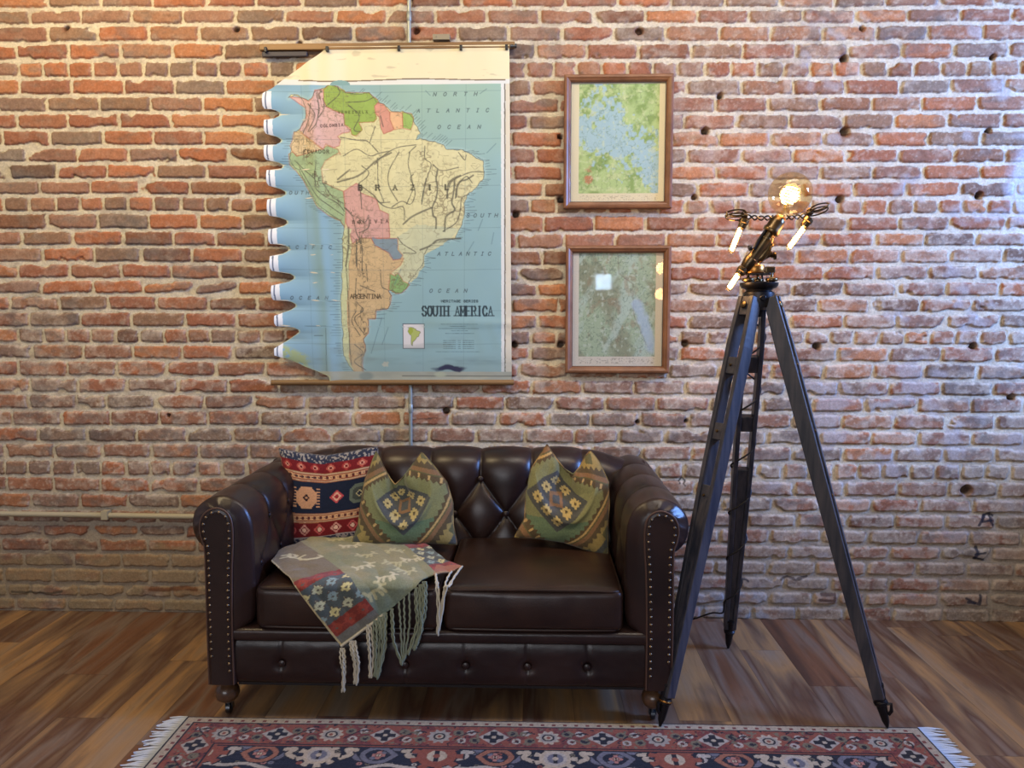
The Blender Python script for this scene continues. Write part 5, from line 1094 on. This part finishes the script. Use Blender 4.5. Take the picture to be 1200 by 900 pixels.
# ---------------------------------------------------------------- tripod lamp
def lamp():
    root = empty('tripod_floor_lamp', (.824, -.753, 0), 'dark surveyor tripod floor lamp with brass telescope head and glowing filament bulbs', 'lamp')
    parts = []
    hub = Vector((.797, -.735, 1.475)); feet = [Vector((.434, -.975, .010)), Vector((1.208, -.964, .010)), Vector((.829, -.321, 0))]
    for k, ft in enumerate(feet):
        rad = (ft-hub); rad.z = 0; rad.normalize(); tg = Vector((-rad.y, rad.x, 0)); H0 = hub+rad*.045; ax = (ft-H0); Ln = ax.length; ax.normalize(); nn = ax.cross(tg).normalized()
        if nn.dot(rad) < 0: nn = -nn
        def hw(s): return float(np.interp(s, [0, .12, .45, .93], [.034, .040, .037, .024]))
        def ht(s): return float(np.interp(s, [0, .12, .45, .93], [.023, .026, .024, .019]))
        mb = MB()
        def bar(s0, s1, a0, a1, b0, b1, dn):
            # a: tangential extent at each end, dn: half depth factor
            def ring(s, a, b): c = H0+ax*(s*Ln); t = ht(s)*dn; return [c+tg*a+nn*t, c+tg*b+nn*t, c+tg*b-nn*t, c+tg*a-nn*t]
            mb.prism(ring(s0, a0, a1), ring(s1, b0, b1))
        rw = .017
        cuts = [0, .12, .45, .93]
        for sgn in (-1, 1):
            rings = []
            for s in cuts:
                c = H0+ax*(s*Ln); a, b, t = sgn*hw(s), sgn*(hw(s)-rw), ht(s); rings.append([c+tg*a+nn*t, c+tg*b+nn*t, c+tg*b-nn*t, c+tg*a-nn*t])
            mb.loft(rings)
        for s0, s1 in ((0, .045), (.145, .185), (.30, .34), (.445, .93)):
            bar(s0, s1, -(hw(s0)-rw+.001), hw(s0)-rw+.001, -(hw(s1)-rw+.001), hw(s1)-rw+.001, .72)
        leg = mb.build('leg', M_legs, root, False, .003); parts.append(leg)
        # iron shoe with point and spur
        sh = MB(); c = H0+ax*(.90*Ln); L2 = Ln*.10
        q = [(.0, -.0), (.0245, 0), (.0245, .010), (.0225, .012), (.0205, L2*.35), (.0222, L2*.36), (.0222, L2*.45), (.018, L2*.47), (.012, L2*.82), (.004, L2*.985), (.0, L2)]
        sh.lathe(q, c, ax, 16); sp = c+ax*(L2*.42)+rad*.022
        sh.tube([sp-rad*.01, sp+rad*.010+Vector((0, 0, .004)), sp+rad*.012-Vector((0, 0, .02)), sp+rad*.004-Vector((0, 0, .035))], .006, 8)
        s_ = sh.build('shoe', M_darkmetal, leg, True)
        bd = MB().lathe([(.0225, 0), (.0236, .001), (.0236, .005), (.0225, .006)], c+ax*(L2*.38), ax, 18).build('band', M_brass if k == 0 else M_darkmetal, leg, True)
        bo = MB()
        for s in (.022,):
            cc = H0+ax*(s*Ln)
            bo.lathe([(.0, .006), (.006, .006), (.012, .003), (.013, 0)], cc+nn*ht(s), nn, 14)
        for s in (.165, .32, .47): bo.lathe([(.0, .004), (.004, .004), (.006, 0)], H0+ax*(s*Ln)+nn*ht(s)*.98, nn, 10)
        bo.build('bolt', M_bronze, leg, True)
    c = (hub.x, hub.y, 0)
    hd = MB().lathe([(.030, 1.430), (.052, 1.440), (.056, 1.470), (.054, 1.492), (.044, 1.497), (.046, 1.503), (.060, 1.508), (.066, 1.518), (.0665, 1.526), (.050, 1.529), (.0, 1.529)], c, (0, 0, 1), 40)
    for an in (-60, 0, 60, 120, 180, 240):
        a = math.radians(an+30); hd.lathe([(.0, .006), (.008, .006), (.0115, .003), (.012, 0)], (hub.x+.052*math.cos(a), hub.y+.052*math.sin(a), 1.472), (math.cos(a), math.sin(a), 0), 14)
    parts.append(hd.build('tripod_head', M_darkmetal, root, True))
    for an in (200, 320, 80):
        a = math.radians(an); p = (hub.x+.046*math.cos(a), hub.y+.046*math.sin(a), 1.527)
        parts.append(MB().lathe([(.006, 0), (.020, .004), (.021, .007), (.021, .012), (.019, .015), (.006, .017), (.0045, .020), (.0045, .034), (0, .034)], p, (0, 0, 1), 20).build('levelling_screw', M_bronze, root, True))
    pl = MB().prism([(hub.x+.050*math.cos(math.radians(a)), hub.y+.050*math.sin(math.radians(a)), 1.553) for a in (180, 220, 300, 340, 60, 100)], [(hub.x+.050*math.cos(math.radians(a)), hub.y+.050*math.sin(math.radians(a)), 1.560) for a in (180, 220, 300, 340, 60, 100)])
    parts.append(pl.build('levelling_plate', M_darkmetal, root, bevel=.002))
    rg = MB().lathe([(.024, 1.559), (.034, 1.560), (.035, 1.563), (.035, 1.583), (.033, 1.586), (.020, 1.588), (.016, 1.600), (.0, 1.600)], (.775, -.752, 0), (0, 0, 1), 30)
    parts.append(rg.build('brass_drum', M_brass, root, True))
    parts.append(MB().box((.812, -.76, 1.56), (.846, -.725, 1.582)).build('vernier_box', M_bronze, root, bevel=.003))
    # telescope lying diagonally, lifted end to the right
    A = Vector((.729, -.765, 1.560)); B = Vector((.848, -.785, 1.744)); d = (B-A); L = d.length; dn = d.normalized()
    tl = MB().lathe([(.0, -.008), (.010, -.008), (.012, 0), (.020, .020), (.0215, .030), (.0235, .042), (.0235, .056), (.021, .058), (.0195, .070), (.0195, .135), (.0215, .136), (.0215, .144), (.0185, .146), (.0185, .160), (.028, .164), (.0295, .168), (.0295, .176), (.027, .180), (.0265, .206), (.024, .212), (.020, L), (.0, L)], A, dn, 32)
    parts.append(tl.build('telescope', M_bronze, root, True))
    fk = MB().tube([(.775, -.752, 1.598), (.795, -.762, 1.615), (.815, -.765, 1.640), (.823, -.765, 1.668)], [.017, .016, .013, .011], 12)
    fk.tube([(.742, -.755, 1.592), (.79, -.748, 1.612), (.835, -.748, 1.628)], [.008, .015, .010], 12)
    fk.lathe([(.0, 0), (.006, 0), (.006, .008), (.014, .010), (.014, .016), (.0, .017)], (.832, -.748, 1.618), (1, 0, .15), 16)
    fk.lathe([(.011, 0), (.015, .003), (.015, .010), (.010, .014), (.010, .03), (.013, .032), (.013, .045), (0, .046)], (.822, -.762, 1.650), (.15, 0, 1), 16)
    parts.append(fk.build('mount', M_bronze, root, True))
    fd = MB().tube([(.760, -.79, 1.640), (.775, -.79, 1.668), (.80, -.79, 1.705)], [.005, .006, .005], 10); fd.lathe([(.009, 0), (.010, .01), (0, .011)], (.752, -.79, 1.645), (-.8, 0, -.3), 12)
    parts.append(fd.build('finder', M_darkmetal, root, True))
    # cross wires carrying the side sockets, ending in leaf-like loops
    ar = MB()
    for ph in (0, PI):
        for x0, x1, z0, z1 in ((.728, .826, 1.752, 1.748), (.858, .945, 1.748, 1.757)):
            t = np.linspace(0, 1, 30); ar.tube([(x0+(x1-x0)*a, -.785+.004*math.cos(a*14+ph), z0+(z1-z0)*a+.007*math.sin(a*14+ph)-.004*math.sin(a*PI)) for a in t], .0028, 6)
    parts.append(ar.build('cross_wire', M_darkmetal, root, True))
    for sg, cx, cz, tilt in ((-1, .7255, 1.752, -.05), (1, .948, 1.760, .30)):
        lf = MB()
        for w_, off, zz in ((.012, 0, 0), (.006, .006, .006), (.010, -.006, .013)):
            P = [(cx+sg*(.03+.033*math.cos(a)), -.785+off+.006*math.sin(a*2), cz+zz+w_*math.sin(a)+tilt*(.03+.033*math.cos(a))) for a in np.linspace(0, 2*PI, 26)]
            lf.tube(P, .0026, 6)
        lf.lathe([(0, -.012), (.008, -.010), (.010, 0), (.007, .010), (0, .012)], (cx, -.785, cz+.002), (sg, 0, .2), 12)
        lf.tube([(cx-.008, -.785, cz+.01), (cx-.004, -.79, cz+.018), (cx+.010, -.785, cz+.012)], .003, 6)
        parts.append(lf.build('loop_ornament', M_bronze, root, True))
    def bulb_tube(sock, a, b, pw):
        a = Vector(a); b = Vector(b); s = Vector(sock); dd = (b-a).normalized(); L = (b-a).length
        so = MB().lathe([(.0, -.002), (.012, 0), (.0165, .004), (.0175, .016), (.0145, .018), (.0145, .026), (.0125, (a-s).length+.004), (0, (a-s).length+.004)], s, dd, 18).build('socket', M_bronze, root, True); parts.append(so)
        g = MB().lathe([(.0095, 0), (.0115, .006), (.0115, L-.010), (.009, L-.003), (.004, L), (.0, L+.001)], a, dd, 18).build('tube_bulb', M_globe, root, True); parts.append(g)
        u = dd.orthogonal().normalized(); v = dd.cross(u); n = 60
        P = [a+dd*(.008+(L-.02)*i/n)+(u*math.cos(i*.9)+v*math.sin(i*.9))*.0056 for i in range(n+1)]
        MB().tube([tuple(p) for p in P], .0036, 6).build('filament', M_tubeglow, g, True)
        l = bpy.data.lights.new('tube_bulb_light', 'POINT'); l.energy = pw; l.color = (1.0, .58, .26); l.shadow_soft_size = .03; o = bpy.data.objects.new('tube_bulb_light', l); C.objects.link(o); o.location = (a+b)/2
    bulb_tube((.7285, -.785, 1.744), (.716, -.785, 1.716), (.681, -.785, 1.626), 1.0)
    bulb_tube((.950, -.785, 1.746), (.935, -.785, 1.718), (.877, -.785, 1.638), 1.0)
    bulb_tube((.728, -.785, 1.578), (.713, -.785, 1.557), (.674, -.785, 1.498), .9)
    # globe bulb
    G0 = Vector((.8775, -.795, 1.826)); up = (G0-B).normalized(); Rg = .0735
    prof = [(.0, -.104), (.013, -.104), (.014, -.090), (.018, -.074)]+[(Rg*math.cos(t), Rg*math.sin(t)) for t in np.linspace(-1.27, PI/2-.02, 30)]+[(0, Rg)]
    gl = MB().lathe(prof[1:], G0, up, 48).build('globe_bulb', M_globe, root, True); parts.append(gl)
    MB().lathe([(.0, -.112), (.018, -.112), (.0195, -.106), (.0195, -.082), (.0165, -.080), (.0, -.080)], G0, up, 24).build('bulb_cap', M_brass, gl, True)
    q = up.to_track_quat('Z', 'Y')
    P = [tuple(G0+q@Vector(((.014+.016*math.sin(PI*i/90))*math.cos(i*.42), (.014+.016*math.sin(PI*i/90))*math.sin(i*.42), -.035+.060*i/90))) for i in range(91)]
    MB().tube(P, .0016, 6).build('filament', M_fil, gl, True)
    MB().lathe([(.006, -.08), (.005, -.04), (.003, -.035), (.002, .02), (0, .021)], G0, up, 10).build('glass_stem', M_globe, gl, True)
    l = bpy.data.lights.new('globe_bulb_light', 'POINT'); l.energy = 4.0; l.color = (1.0, .62, .30); l.shadow_soft_size = .04; o = bpy.data.objects.new('globe_bulb_light', l); C.objects.link(o); o.location = G0
    # flex wound round the rear leg and off to the wall
    ft = feet[2]; rad = Vector((ft.x-hub.x, ft.y-hub.y, 0)).normalized(); H0 = hub+rad*.045; tg = Vector((-rad.y, rad.x, 0)); ax = (ft-H0); nn = ax.normalized().cross(tg)
    P = [(.80, -.75, 1.56), (.815, -.72, 1.50)]
    n = 120; turns = 6
    for i in range(n+1):
        s = .04+.82*i/n; a = 2*PI*turns*(i/n)**1.0+.6; hw_ = float(np.interp(s, [0, .12, .45, .93], [.040, .046, .043, .030]))+.002*math.sin(i)
        p = H0+ax*s+tg*(math.cos(a)*hw_*.98)+nn*(math.sin(a)*.030); P.append(tuple(p))
    e = P[-1]
    P2 = [e, (.80, -.33, .16), (.77, -.27, .135), (.71, -.21, .085), (.65, -.15, .04), (.60, -.10, .012), (.50, -.07, .008), (.40, -.055, .008)]
    cr = MB().tube([tuple(p) for p in catmull(P, 420)], .0034, 6); cr.tube([tuple(p) for p in catmull(P2, 50)], .0034, 6)
    parts.append(cr.build('cord', M_cord, root, True))
    rebase(parts, root)
lamp()
for o in bpy.data.objects:
    if o.type == 'MESH' and o.data.materials and o.data.materials[0] is None: o.data.materials.clear()
